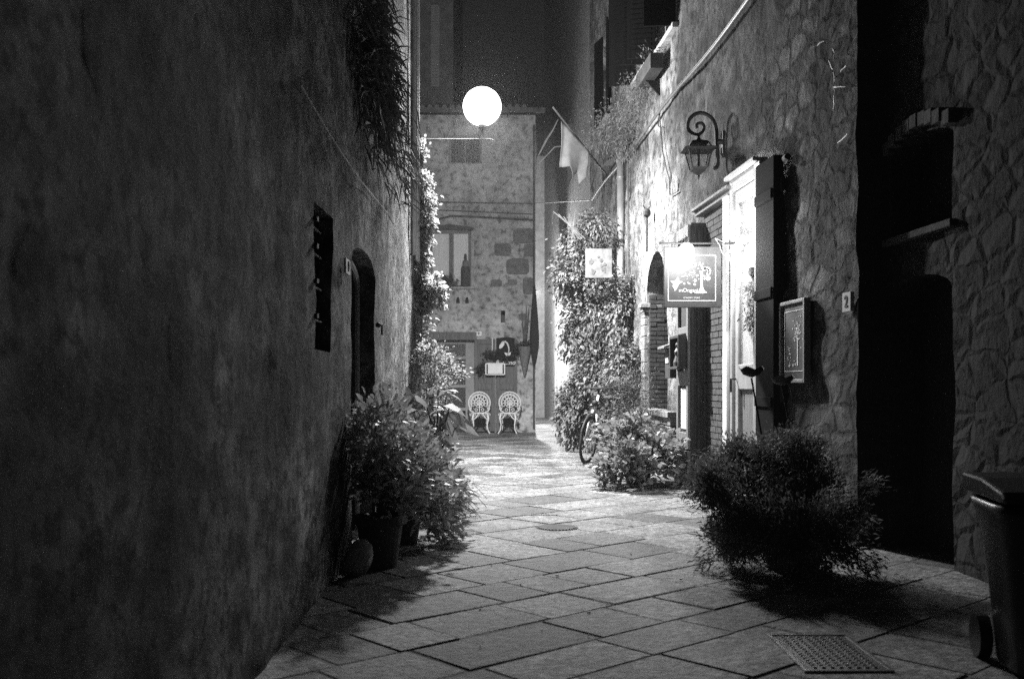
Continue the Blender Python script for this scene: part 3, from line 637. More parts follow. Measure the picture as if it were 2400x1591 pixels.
tn = MB(); tn.box(RN, (aN(2082), aN(2245)), (-.1, .05), (2.12, 2.168)); tn.build('sill', M('dark_trim_stone', .04, .08, 8, .9, .8, 30), rh, bevel=.006)
tn = MB()
for i in range(9):
    a = aN(2085)+(aN(2245)-aN(2085))*i/9; b = aN(2085)+(aN(2245)-aN(2085))*(i+1)/9-.006; zc = 2.72+.1*math.sin(math.pi*(i+.5)/9)
    tn.box(RN, (a, b), (-.02, .055+random.uniform(0, .01)), (zc+.02, zc+.11))
tn.build('lintel', M('dark_trim_stone', .06), rh, bevel=.006)
# upper windows with shutters
for k, (a0, a1, z0, z1) in enumerate(ups):
    wv = MB().box(RF, (a0, a1), (-.25, -.2), (z0, z1)).build('window', BLACK_W, rh)
    MB().box(RF, (a0-.08, a1+.08), (-.2, .08), (z0-.07, z0-.003)).build('sill', STONE_T, wv, bevel=.006)
    fw_ = MB(); 
    for x in (a0+.0, (a0+a1)/2-.03, a1-.06): fw_.box(RF, (x, x+.06), (-.16, -.11), (z0, z1))
    fw_.build('frame', M('grey_window_frame', .14), wv)
    for sgn, aa in ((-1, a0), (1, a1)):
        s_b = MB(); ang = math.radians(12 if k == 2 else (70 if sgn > 0 else 100)); wd = .4
        SFm = Frame(RF.p(aa, .02, 0), RF.u*sgn*math.cos(ang)+RF.n*math.sin(ang), RF.u*sgn*math.sin(ang)-RF.n*math.cos(ang))
        s_b.box(SFm, (0, wd), (-.018, .018), (z0-.02, z1))
        for i in range(int((z1-z0)/.07)-1): z = z0+.06+i*.07; s_b.box(SFm, (.06, wd-.06), (-.026, .026), (z, z+.035))
        s_b.build('shutter', SHB, wv)
# far part of the right side
fh = thing('far_house', 'far row house on the right behind the climbing vine, with dark doors', 'house', (1.4, 27, 0))
RG = Frame((1.62, 20.0, 0), (-.035, 1, 0), (-1, -.035, 0)); RGK = 1
def yG(px): return (1.62+.035*20)/((px-CX)/F+.035)
def aG(px): return yG(px)-20
gd = [(rect(aG(px0), aG(px1), -.04, zz), .2) for px0, px1, zz in ((1322, 1314, 2.35), (1311, 1307, 2.3), (1304, 1300.5, 2.2))]
gw = [(rect(aG(1322), aG(1308), 3.6, 5.2), .2), (rect(aG(1340), aG(1330), 6.2, 7.8), .2)]
wall(RG, 0, 14.5, -.05, 17, gd+gw, M('far_pale_plaster', .22, .38, 5, .9, .7, 14, bdist=.03), fh, .01, .15)
for h, _ in gd: MB().box(RG, (h[0][0], h[1][0]), (-.2, -.15), (-.04, h[2][1])).build('door', WOOD_D, fh)
for h, _ in gw: MB().box(RG, (h[0][0], h[1][0]), (-.2, -.15), (h[0][1], h[2][1])).build('window', BLACK_W, fh)
MB().box(RG, (aG(1322)-.9, aG(1322)-.02), (.03, .07), (3.55, 5.25)).build('shutter', BLACK_W, fh)
EF = Frame((0, 34.3, 0), (1, 0, 0), (0, -1, 0)); eo = thing('closing_house', 'pale sunless wall closing the far bend of the alley past the end house', 'house', (1, 34.3, 0))
eo['label'] = 'brightly lit pale house front closing the far bend of the alley'
wall(EF, -1, 3, -.05, 9, [(rect(.62, .8, -.04, 2.1), .2), (rect(.3, .6, 3.7, 5), .2)], M('far_pale_plaster', .34), eo, .01, .15)
MB().box(EF, (.62, .8), (-.2, -.15), (-.04, 2.1)).build('door', WOOD_M, eo)

# ================================================================== LIGHTS AND LAMPS
def plight(name, at, watts, r, root):
    l = bpy.data.lights.new(name, 'POINT'); l.energy = watts; l.shadow_soft_size = r; l.color = (1, 1, 1)
    o = bpy.data.objects.new(name, l); COL.objects.link(o); o.parent = root; o.location = Vector(at)-wloc(root); return o
LP = P(1130, 250, 13.5)
sl = thing('street_lamp', 'glaring round street lamp standing on a long bracket arm high over the alley', 'street lamp', (-2.4, 13.5, LP.z-.48))
za_ = P(0, 327, 13.5).z
MB().tube([(-2.45, 13.5, za_), (P(1150, 0, 13.5).x, 13.5, za_+.005), (P(1158, 0, 13.5).x, 13.5, za_-.02)], .008, 8).build('arm', IRON, sl)
MB().tube([(LP.x, 13.5, za_), (LP.x, 13.5, LP.z-.24)], .018, 10).build('stem', IRON, sl)
MB().lathe([(.02, -.31), (.05, -.29), (.06, -.235)], LP, 16).build('collar', IRON, sl)
gl = MB().ball(LP, .26, 28).build('globe', BULB, sl, smooth=True)
gl.visible_shadow = True
plight('street_light', (LP.x, LP.y, LP.z), STREET_W*.17, .19, sl)
so = plight('street_downlight', (LP.x, LP.y, LP.z), STREET_W, .15, sl)   # most of the light goes downwards
sd0 = bpy.data.lights.new('street_downlight', 'SPOT'); sd0.energy = STREET_W; sd0.shadow_soft_size = .15; sd0.spot_size = math.radians(164); sd0.spot_blend = .8; so.data = sd0; so.rotation_euler = (math.radians(7), 0, 0)

# hidden wall lamp on the flank of the end house
hl = thing('wall_lamp', 'wall lamp on the flank of the end house that lights the far bend', 'wall lamp', (.56, 27, 3.6))
MB().tube([(.42, 27, 3.75), (.6, 27, 3.78), (.6, 27, 3.7)], .012, 8).build('bracket', IRON, hl)
MB().lathe([(.09, 0), (.05, .06), (.015, .09)], (.6, 27, 3.66), 14).build('shade', IRON, hl)
MB().ball((.6, 27, 3.6), .05, 12).build('bulb', BULB_H, hl, smooth=True); plight('far_light', (.6, 27, 3.6), FAR_W, .05, hl)

# ================================================================== SHOP FRONT ON THE RIGHT
S5 = lambda x, y: (1520+x/3.136, 220+y/3.136)            # picture crop of the lantern to photo pixels
# brick facing, cornice, white door and pilaster: parts of one shop front
sf = thing('glazed_shopfront', 'shop front with brick facing, white pilaster and white glazed door strung with fairy lights', 'shop front', RF.p(aR(1733), 0, 0))
br = MB(); brickrows(br, RF, aR(1706), aR(1655), -.02, .035, .02, 3.02, .23, .068, .011, .004); br.build('brick_facing', M('old_brick', .035, .09, 14, .9, .8, 50), sf)
MB().box(RF, (aR(1706), aR(1655)), (-.02, .024), (.0, 3.03)).build('mortar', M('mortar', .04, .08, 10), sf)
co = MB(); co.box(RF, (aR(1735), aR(1648)), (-.02, .1), (3.05, 3.1)); co.box(RF, (aR(1735), aR(1648)), (-.02, .14), (3.103, 3.135)); co.build('cornice', WOOD_M, sf, bevel=.005)
MB().box(RF, (aR(1733)+.0, aR(1733)+.16), (-.02, .13), (0, 3.04)).build('pilaster', M('cream_paint', .58, .7, 8, .6, .2, 40), sf, bevel=.008)
RD = Frame(RF.p(0, .035, 0), RF.u, RF.n)
a0, a1 = aR(1801), aR(1733)-.01
df = MB()
df.box(RD, (a0, a0+.09), (-.02, .07), (0, 3.17)).box(RD, (a1-.09, a1), (-.02, .07), (0, 3.17)).box(RD, (a0+.09, a1-.09), (-.02, .068), (3.05, 3.168)).box(RD, (a0-.03, a1+.03), (-.02, .12), (3.172, 3.21))
df.build('door_frame', M('pale_grey_paint', .24, .34, 8, .6, .2, 40), sf, bevel=.006)
b0, b1 = a0+.1, a1-.1
dl = MB()
for x0, x1, z0, z1 in ((b0, b0+.11, .04, 3.04), (b1-.11, b1, .04, 3.04), (b0+.11, b1-.11, 1.1, 1.34), (b0+.11, b1-.11, .04, .2), (b0+.11, b1-.11, 2.92, 3.04), (b0+.11, b1-.11, 2.5, 2.56)): dl.box(RD, (x0, x1), (-.01, .045), (z0, z1))
dl.build('door', M('pale_grey_paint', .24, .34, 8, .6, .2, 40), sf, bevel=.006)
MB().box(RD, (b0+.11, b1-.11), (.0, .012), (.2, 1.1)).build('panel', WOOD_G, sf)
MB().box(RD, (b0+.11, b1-.11), (.028, .031), (1.34, 2.92)).build('pane', GLASS, sf)
MB().box(RD, (b0+.11, b1-.11), (.0, .01), (1.34, 2.92)).build('curtain', CURT, sf)
hd = MB().tube([RD.p(b1-.055, .05, 1.2), RD.p(b1-.055, .1, 1.2), RD.p(b1-.055, .1, 1.07)], .012, 8); hd.build('handle', IRON, sf)
# black shutter
bs = thing('black_shutter', 'tall black wooden shutter standing open beside the white shop door', 'shutter', RF.p(aR(1825), .1, .68))
c0, c1 = aR(1845), aR(1801); SHB = M('black_shutter_paint', .004, .007, 5, .9, .3, 30, (5, 5, .5), spec=.05); bb = MB(); bb.box(RF, (c0, c1), (.03, .12), (.68, 3.12))
for z in (.95, 1.9, 2.75): bb.box(RF, (c0+.02, c1-.02), (.122, .14), (z, z+.09))
bb.build('leaf', SHB, bs, bevel=.006)
for z in (1.0, 2.8): MB().tube([RF.p(c0-.01, .05, z), RF.p(c0-.01, .05, z+.12)], .018, 8).build('hinge', IRON, bs)
MB().box(RF, (c1-.12, c1+.03), (.06, .125), (3.123, 3.15)).build('top_catch', WHITE, bs)
# projecting cabinet / folded leaf with notice
kb = thing('notice_cabinet', 'deep grey wooden leaf beside the niche with a white notice framed in its lower panel', 'cabinet', P(1597, 1136, 11.37)*1)
kb.location = RF.p(4.3, .12, 0)
k0, k1 = (11.12-7.09)*RK, (11.68-7.09)*RK
cbm = MB(); cbm.box(RF, (k0, k1), (0, .2), (.02, 2.95)); cbm.build('body', WOOD_D, kb, bevel=.006)
pl = MB(); pl.box(RF, (k0, k0+.09), (.2, .235), (.42, 2.93)).box(RF, (k1-.08, k1), (.2, .235), (.42, 2.93)).box(RF, (k0-.01, k1+.01), (.2, .25), (.02, .4))
for z0, z1 in ((.42, .6), (1.13, 1.3), (1.72, 1.8), (2.8, 2.93)): pl.box(RF, (k0+.09, k1-.08), (.2, .233), (z0, z1))
pl.build('panelling', WOOD_G, kb, bevel=.006)
MB().box(RF, (k0+.13, k1-.14), (.202, .212), (.64, 1.1)).build('notice', PAPER, kb)
jm = MB()
for b in (.03, .1, .17): jm.box(RF, (k0-.03, k0-.001), (b, b+.035), (.02, 2.9))
jm.build('jamb_ribs', WOOD_D, kb, bevel=.004)
mb_ = thing('mailbox', 'small wooden letter box with a sloping roof fixed beside the cabinet at the niche', 'letter box', RF.p(k1+.2, .2, 1.25))
g0 = k1+.05; MB().box(RF, (g0, g0+.26), (.1, .3), (1.22, 1.58)).build('box', WOOD_D, mb_, bevel=.004)
MB().prism(Frame(RF.p(g0-.04, 0, 0), RF.n, -RF.u), [(.05, 1.66), (.38, 1.57), (.38, 1.595), (.05, 1.69)], -.34, 0).build('roof', STEEL, mb_)
mg = MB()
mg.box(RF, (g0+.04, g0+.2), (.3, .31), (1.4, 1.47)); mg.build('slot_plate', WHITE, mb_)
ni = thing('wall_shrine', 'small box shrine with a carved figure hung on the upper part of the grey leaf', 'shrine', RF.p(k0+.25, .24, 1.33))
nm = MB(); s0, s1 = k0+.06, k1-.06
nm.box(RF, (s0, s0+.03), (.236, .33), (1.35, 1.7)).box(RF, (s1-.03, s1), (.236, .33), (1.35, 1.7)).box(RF, (s0+.03, s1-.03), (.236, .33), (1.67, 1.7)).box(RF, (s0-.02, s1+.02), (.236, .35), (1.32, 1.348)); nm.build('frame', WOOD_D, ni, bevel=.003)
MB().lathe([(.05, 0), (.055, .05), (.03, .12), (.045, .17), (.02, .21), (.03, .25), (.012, .29)], RF.p((s0+s1)/2, .28, 1.35), 12).build('figure', M('carved_wood', .05, .16, 30, .5), ni)

SIGN_W = M('faded_sign_white', .3, .4, 30)
# hanging shop sign, facing down the alley
YS = 9.8; HF = Frame((0, YS, 0), (1, 0, 0), (0, -1, 0)); xs = lambda px: (px-CX)*YS/F; zs = lambda py: CH+(HY-py)*YS/F
hs = thing('hanging_sign', 'square dark hanging sign with white tree, bird and lettering under a glaring bulb', 'sign', (xs(1622), YS, zs(721)))
MB().box(HF, (xs(1556), xs(1691)), (-.03, .0), (zs(721), zs(578))).build('board', M('sign_board', .015, .025, 12, .6, .2, 40), hs, bevel=.006)
fm = MB(); e = .009
A0, A1, Z0, Z1 = xs(1565), xs(1678), zs(706), zs(597)
for p0, p1, z0, z1 in ((A0, A0+e, Z0, Z1), (A1-e, A1, Z0, Z1), (A0+e, A1-e, Z0, Z0+e), (A0+e, A1-e, Z1-e, Z1)): fm.box(HF, (p0, p1), (.001, .004), (z0, z1))
fm.build('border', SIGN_W, hs)
K8 = lambda x, y: (xs(1530+x/6.533), zs(500+y/6.533))
te = MB(); te.prism(HF, [K8(*q) for q in ((718, 900), (760, 880), (762, 960), (762, 1100), (780, 1170), (835, 1220), (800, 1218), (770, 1228), (700, 1228), (620, 1224), (700, 1200), (728, 1120), (724, 960))], .001, .005)
te.build('tree_trunk', SIGN_W, hs)
lv_ = MB(); rr = random.Random(3)
def leafp(x, y, l, an):
    c, s = math.cos(an), math.sin(an); pts = []
    for t, h in ((0, 0), (.3, .28), (.7, .24), (1, 0), (.7, -.24), (.3, -.28)): pts.append(K8(x+l*(t*c-h*s), y+l*(t*s+h*c)))
    lv_.prism(HF, pts, .001, .0045)
for i in range(10): a = -2.6+i*.42; leafp(820+18*math.cos(a), 890+18*math.sin(a), 60, a)
for i in range(26): leafp(rr.uniform(560, 800), rr.uniform(770, 960), rr.uniform(25, 48), rr.uniform(-3, 3))
for i in range(22): leafp(rr.uniform(400, 720), rr.uniform(900, 1090), rr.uniform(18, 34), rr.uniform(-3, 3))
for cx_, cy_, r in ((845, 995, 38), (650, 1030, 24), (640, 1090, 20), (480, 1078, 16), (560, 1080, 14), (790, 1005, 16)):
    lv_.prism(HF, [K8(cx_+r*math.cos(q*.63), cy_+r*math.sin(q*.63)) for q in range(10)], .001, .0042)
lv_.build('leaves', SIGN_W, hs)
te = MB(); te.prism(HF, [K8(*q) for q in ((262, 1040), (340, 1035), (385, 970), (405, 1040), (470, 1045), (400, 1085), (365, 1160), (335, 1195), (322, 1150), (300, 1120), (310, 1085))], .001, .005); te.build('bird', SIGN_W, hs)
tx0, tz0 = K8(545, 1182); text('mOngani', .052, HF, tx0, tz0, .004, SIGN_W, 'lettering', hs, depth=.001)
tx0, tz0 = K8(592, 1296); text('CONCEPT STORE', .021, HF, tx0, tz0, .004, SIGN_W, 'small_lettering', hs, depth=.001)
bk = MB(); bk.tube([(xs(1545), YS+.02, zs(570)), (xs(1758), YS+.02, zs(570))], .01, 8)
for px in (1575, 1672): bk.tube([(xs(px), YS+.015, zs(570)), (xs(px), YS+.015, zs(580))], .006, 6)
bk.build('bracket', IRON, hs)
BP = P(1609, 588, 9.5)
hbulb = thing('bare_bulb', 'glaring round bulb in front of the top left corner of the hanging sign', 'light bulb', BP)
MB().ball(BP, .075, 16).build('globe', BULB_S, hbulb, smooth=True)
MB().lathe([(.022, 0), (.022, .05), (.01, .06)], BP+Vector((0, 0, .073)), 12).build('socket', IRON, hbulb)
MB().tube([BP+Vector((0, 0, .13)), BP+Vector((0, .1, .17)), (BP.x, YS+.02, zs(570))], .005, 6).build('cord', IRON, hbulb)
plight('shop_light', BP, SHOP_W, .06, hbulb)

# fairy lights on a wire bird ornament by the white door
YO = 9.55; po = lambda px, py, y=YO: P(px, py, y)
fo = thing('wire_bird', 'wire bird ornament wound with glaring fairy lights in front of the white shop door', 'ornament', po(1725, 640))
wb_ = MB(); W5 = lambda x, y, dy=0: P(*S5(x, y), YO+dy)
for k in range(5):
    dy = -.05+.025*k
    wb_.tube([W5(490, 1062, 0), W5(520, 1110, dy), W5(540, 1170, dy), W5(580, 1210, dy), W5(630, 1215, dy), W5(665, 1150, dy), W5(650, 1080, dy), W5(600, 1065, dy), W5(540, 1105, dy)], .004, 5)
    wb_.tube([W5(490, 1062, 0), W5(545, 1085, dy), W5(610, 1050, dy), W5(650, 990, dy), W5(640, 900, dy), W5(670, 870, 0)], .004, 5)
    wb_.tube([W5(665, 1150, dy), W5(720, 1120, dy), W5(735, 1040, dy), W5(700, 980, dy), W5(660, 940, dy)], .004, 5)
    wb_.tube([W5(640, 1210, dy), W5(650, 1270, dy), W5(640, 1330, dy)], .003, 5)
wb_.build('wire', WHITE_I, fo)
rr = random.Random(5)
for i in range(64):
    x, y = rr.choice([(580, 1170), (600, 1190), (640, 1210), (665, 1130), (650, 900), (660, 960), (700, 1060), (720, 1240), (740, 1150), (690, 1200), (700, 1330), (760, 1180), (770, 1100)]); MB().ball(W5(x+rr.uniform(-35, 35), y+rr.uniform(-35, 35), rr.uniform(-.06, .03)), .0145, 6).build('fairy_bulb', BULB_F, fo)
for i in range(14): MB().ball(W5(rr.uniform(725, 850), 575+rr.uniform(-15, 20), rr.uniform(-.05, .05)), .012, 6).build('fairy_bulb', BULB_F, fo)
for x, y, dy, wv in ((650, 1150, -.14, 1), (700, 1240, -.14, .8), (655, 930, -.12, .7), (790, 600, -.14, 1.0)): plight('fairy_light', W5(x, y, dy), FAIRY_W*wv, .02, fo)
# hook and hanging plant
hp = thing('hanging_plant', 'trailing potted plant hanging from an iron hook before the white shop door', 'hanging plant', W5(780, 1350, -.25))
hk = MB(); q = -.3
hk.tube([W5(858, 500, q), W5(868, 560, q), W5(862, 690, q), W5(856, 715, q)], [.006, .012, .016, .008], 8)
hk.tube([W5(856, 715, q), W5(836, 730, q), W5(838, 760, q), W5(845, 800, q), W5(835, 950, q), W5(822, 1100, q), W5(805, 1190, q), W5(785, 1195, q), W5(768, 1185, q)], .0045, 6)
hk.tube([W5(805, 1190, q), W5(800, 1260, q)], .003, 5); hk.build('hook', IRON, hp)
MB().lathe([(.03, 0), (.06, .05), (.07, .11), (.066, .115), (.05, .1)], W5(790, 1370, q), 14).build('pot', CLAY_D, hp)
pp_, dd_ = [], []
for (x, y, rx, rz) in ((795, 1290, .05, .05), (780, 1380, .08, .09), (765, 1490, .1, .1), (760, 1580, .09, .1), (770, 1680, .06, .1)):
    a_, b_ = clumps(W5(x, y, q), (rx, .07, rz), 14, 16, .025, low=-1, up=-.3); pp_.append(a_); dd_.append(b_)
leaves('foliage', np.concatenate(pp_), np.concatenate(dd_), .035, LEAF_C, hp, .4)

# wrought iron wall lantern
YL = 10.5; G = lambda x, y, dy=0: P(*S5(x, y), YL+dy)
ln = thing('wall_lantern', 'unlit wrought iron lantern hanging from a scrolled wall bracket above the shop sign', 'wall lantern', G(540, 460))
def smooth(pts, n=4):
    out = []; m = len(pts)
    for i in range(m-1):
        p0, p1, p2, p3 = pts[max(i-1, 0)], pts[i], pts[i+1], pts[min(i+2, m-1)]
        for k in range(n):
            t = k/n; out.append(tuple(.5*((2*b)+(-a+c)*t+(2*a-5*b+4*c-d)*t*t+(-a+3*b-3*c+d)*t**3) for a, b, c, d in zip(p0, p1, p2, p3)))
    return out+[pts[-1]]
sc_ = smooth([(475, 548), (500, 542), (510, 505), (505, 420), (500, 330), (497, 260), (478, 200), (440, 160), (385, 141), (330, 158), (295, 200), (288, 250), (310, 282), (355, 300), (392, 285), (408, 250), (398, 222), (372, 216), (352, 232), (358, 252)])
MB().tube([G(x, y) for x, y in sc_], [.02]*50+[.017]*(len(sc_)-50) if len(sc_) > 50 else .02, 8).build('scroll', IRON, ln, smooth=True)
wp = MB(); X0 = G(540, 0).x; X1 = G(580, 0).x+.03; wp.add([(x, y, z) for x in (X0, X1+.12) for y in (YL-.03, YL+.06) for z in (G(0, 462).z, G(0, 275).z)], [(0, 1, 3, 2), (4, 6, 7, 5), (0, 4, 5, 1), (2, 3, 7, 6), (0, 2, 6, 4), (1, 5, 7, 3)])
wp.tube([G(502, 352), G(545, 352)], .03, 8); wp.build('wall_plate', IRON, ln, bevel=.006)
for yy in (300, 420): MB().tube([G(519, yy-24, .05), G(519, yy+24, .05)], .02, 8).build('insulator', WHITE, ln)
LC = G(368, 400); sc1 = YL/F/3.136
def sq(prof, nm, mat): return MB().lathe([(r*sc1, (400-y)*sc1) for r, y in prof], LC, 4).build(nm, mat, ln)
sq([(8, 345), (22, 335), (10, 318), (14, 308), (4, 300)], 'finial', IRON)
sq([(90, 372), (84, 358), (40, 345), (20, 338)], 'vent_cap', IRON)
sq([(128, 425), (165, 412), (120, 400), (90, 398), (1, 396)], 'hood', IRON)
lb = MB()
for s1_, s2_ in ((1, 1), (1, -1), (-1, 1), (-1, -1)):
    lb.tube([LC+Vector((s1_*84*sc1, s2_*84*sc1, -25*sc1)), LC+Vector((s1_*56*sc1, s2_*56*sc1, -150*sc1))], .008, 6)
    lb.tube([LC+Vector((s1_*60*sc1, s2_*60*sc1, 34*sc1)), LC+Vector((s1_*80*sc1, s2_*80*sc1, 0))], .006, 6)
lb.tube([LC+Vector((0, 0, -20*sc1)), LC+Vector((0, 0, -150*sc1))], .014, 8); lb.build('frame', IRON, ln)
sq([(82, 546), (70, 562), (40, 582), (10, 600), (14, 610), (2, 634)], 'bottom_cap', IRON)
MB().lathe([(112*sc1, -24*sc1), (76*sc1, -146*sc1)], LC, 4).build('pane', GLASS, ln)

# framed tree picture, number 2
fp = thing('framed_sign', 'framed sign with pale painted tree on the wall right of the black shutter', 'sign', RF.p(aR(1880), .05, 1.18))
e0, e1, ez0, ez1 = aR(1908), aR(1849), 1.17, 1.83
MB().box(RF, (e0, e1), (.03, .06), (ez0, ez1)).build('board', M('sign_board', .07), fp, bevel=.006)
ff = MB(); t = .006
for p0, p1, z0, z1 in ((e0+.07, e0+.07+t, ez0+.09, ez1-.08), (e1-.08-t, e1-.08, ez0+.09, ez1-.08), (e0+.07, e1-.08, ez0+.09-t, ez0+.09), (e0+.07, e1-.08, ez1-.08, ez1-.08+t)): ff.box(RF, (p0, p1), (.061, .065), (z0, z1))
ff.build('border', M('dim_white', .75), fp)
fr2 = MB()
for p0, p1, z0, z1 in ((e0-.01, e0+.025, ez0-.01, ez1+.01), (e1-.025, e1+.01, ez0-.01, ez1+.01), (e0+.025, e1-.025, ez0-.01, ez0+.02), (e0+.025, e1-.025, ez1-.02, ez1+.01)): fr2.box(RF, (p0, p1), (.03, .085), (z0, z1))
fr2.build('frame', WOOD_G, fp, bevel=.005)
tr2 = MB(); ca = e0+.2
tr2.prism(RF, [(ca-.012, ez0+.13), (ca+.012, ez0+.13), (ca+.008, ez0+.36), (ca-.008, ez0+.36)], .061, .064)
rr = random.Random(8)
for i in range(60):
    x, z = rr.gauss(ca, .045), rr.gauss(ez0+.4, .07); r = rr.uniform(.006, .014); tr2.prism(RF, [(x-r, z), (x, z-r*.6), (x+r, z), (x, z+r*.7)], .061, .064)
for i in range(16):
    x, z = rr.uniform(ca+.02, ca+.22), rr.gauss(ez0+.15, .012); r = rr.uniform(.006, .012); tr2.prism(RF, [(x-r, z), (x, z-r*.6), (x+r, z), (x, z+r*.7)], .061, .064)
for i in range(14):
    x, z = rr.gauss(ca+.2, .02), rr.gauss(ez0+.25, .04); r = rr.uniform(.006, .012); tr2.prism(RF, [(x-r, z), (x, z-r*.6), (x+r, z), (x, z+r*.7)], .061, .064)
tr2.build('tree_picture', M('dim_white', .75), fp)
n2 = thing('house_number', 'pale plate with number 2 on rough stone at the dark corner, right wall', 'number plate', RF.p(aR(2001), .04, 1.68))
v0, v1 = aR(2012)+.02, aR(1992)+.02; MB().box(RF, (v0, v1), (.02, .05), (1.67, 1.81)).build('plate', M('pale_tile', .5, .6), n2, bevel=.003)
text('2', .12, RF, (v0+v1)/2, 1.74, .052, INK, 'digit', n2, flip=-1)

# conduit, pipes, loose cable, torch holder
cd = MB(); pts = [RF.p(a, .07, 4.78+.03*math.sin(a*1.3)) for a in [x*.5 for x in range(0, 26)]]; cd.tube(pts, .017, 8); cd.tube([p+Vector((-.006, 0, .024)) for p in pts], .006, 6)
tag(setwhere(cd.build('conduit', M('grey_cable', .08, .14, 8, .5)), pts[5]), 'thick cable conduit running high along the right wall above the lantern', 'cable')
lc = [P(*S5(x, y), 0) for x, y in ((0, 0),)]
def wl(x, y, b=.04):                                     # a point on the right wall under a pixel of the crop
    px, py = S5(x, y); return RF.p(aR(px), b, zR(px, py))
tag(setwhere(MB().tube([wl(115, 250), wl(95, 240), wl(100, 130), wl(125, 420), wl(150, 540), wl(178, 640), wl(180, 745), wl(240, 715), wl(242, 660)], .009, 6).build('cable', CABLE), wl(150, 540)), 'loose dark cable looping down the right wall left of the lantern', 'cable')
dpz = MB().tube([RF.p(aR(1466), .08, 0), RF.p(aR(1466), .08, 5.2)], .06, 14)
for z in (3.4, 4.5): dpz.tube([RF.p(aR(1466), .08, z), RF.p(aR(1466), .08, z+.04)], .068, 14)
tag(setwhere(dpz.build('drainpipe', STEEL, smooth=True), RF.p(aR(1466), .08, 0)), 'thick pale drainpipe on the right wall rising out of the climbing vine', 'pipe')
tag(setwhere(MB().tube([RF.p(aR(1478), .04, 0), RF.p(aR(1478), .04, 5)], .014, 6).build('pipe', CABLE), RF.p(aR(1478), .04, 0)), 'thin dark pipe close to the right of the thick drainpipe', 'pipe')
th = thing('torch_holder', 'slim iron torch holder fixed to the right wall above the arched niche', 'torch holder', RF.p(aR(1536), .1, 3.0))
tb_ = RF.p(aR(1536), .12, zR(1536, 590)); tt = RF.p(aR(1536), .12, zR(1536, 510))
MB().tube([tb_, tt], .014, 6).build('rod', IRON, th)
tc_ = MB().lathe([(.02, 0), (.05, .03), (.055, .08), (.03, .12)], tt, 10)
for s in (-1, 1): tc_.tube([tt+Vector((0, 0, .1)), tt+Vector((s*.05, 0, .16)), tt+Vector((s*.04, 0, .22))], .008, 5)
tc_.build('cup', IRON, th)
tag(setwhere(MB().tube([wl(x, y, .05) for x, y in ((1040, 560), (1050, 520), (1070, 480))], .01, 5).tube([wl(1055, 480, .06), wl(1075, 460, .06)], .03, 8).build('wall_hook', IRON), wl(1050, 520)), 'small iron hook on the rough wall right of the black shutter', 'hook')
dv = MB(); rr = random.Random(2)
for (x0, y0, x1, y1, n) in ((1925, 110, 1948, 98, 3), (1970, 115, 1975, 140, 3), (1960, 145, 1972, 170, 4), (1972, 170, 1975, 260, 8), (1985, 170, 2005, 155, 3), (1975, 205, 2000, 205, 4), (1982, 335, 2005, 315, 4)):
    pts = [RF.p(max(.02, aR(min(2009, x0+(x1-x0)*k/n+rr.uniform(-2, 2)))), .05+rr.uniform(0, .02), zR(min(2009, x0+(x1-x0)*k/n), y0+(y1-y0)*k/n)) for k in range(n+1)]; dv.tube(pts, .004, 4)
tag(setwhere(dv.build('dry_vine', M('pale_dry_stem', .5, .7, 40, .5)), RF.p(.15, .05, 3.6)), 'thin dry vine twigs clinging high on the rough right wall near the dark corner', 'dry vine')

# flag on its pole
YG_ = 16.4
fg = thing('flag', 'pale limp flag hanging from a slanting pole on the right wall', 'flag', P(1402, 385, 17.2))
MB().tube([P(1296, 252, YG_-.3), P(1402, 385, 17.2), P(1418, 405, 17.4)], .016, 8).build('pole', WOOD_M, fg)
top = [(1315, 285), (1322, 290), (1333, 303), (1345, 316), (1357, 330), (1369, 343), (1380, 356)]
bot = [(1314, 392), (1322, 392), (1333, 390), (1341, 413), (1354, 402), (1360, 432), (1378, 414)]
vs = []; fs = []; R_ = 12; n_ = (len(top)-1)*4
for i in range(n_+1):
    s = i/4; k = min(int(s), len(top)-2); t = s-k
    tp = [top[k][j]*(1-t)+top[k+1][j]*t for j in (0, 1)]; bt_ = [bot[k][j]*(1-t)+bot[k+1][j]*t for j in (0, 1)]
    for j in range(R_+1):
        u_ = j/R_; px = tp[0]*(1-u_)+bt_[0]*u_+3*math.sin(u_*5+i*.3)*u_; py = tp[1]*(1-u_)+bt_[1]*u_
        vs.append(P(px, py, YG_+.012*i+.05*math.sin(i*.42+u_*1.2)*(u_*.7+.2)))
for i in range(n_):
    for j in range(R_): k = i*(R_+1)+j; fs.append((k, k+1, k+R_+2, k+R_+1))
fl2 = MB().add(vs, fs).build('cloth', CLOTH, fg, smooth=True); sm = fl2.modifiers.new('thick', 'SOLIDIFY'); sm.thickness = .004
tag(setwhere(MB().tube([P(1262, 365, 18.5), P(1280, 330, 18.4), P(1296, 305, 18.2), P(1308, 280, 18)], [.008, .02, .014, .006], 5).tube([P(1262, 385, 18.5), P(1300, 345, 18.3), P(1420, 330, 18.6)], .01, 5).build('dry_branch', M('dull_branch', .15, .25)), P(1296, 305, 18.2)), 'bare pale branch reaching out left of the flag', 'branch')

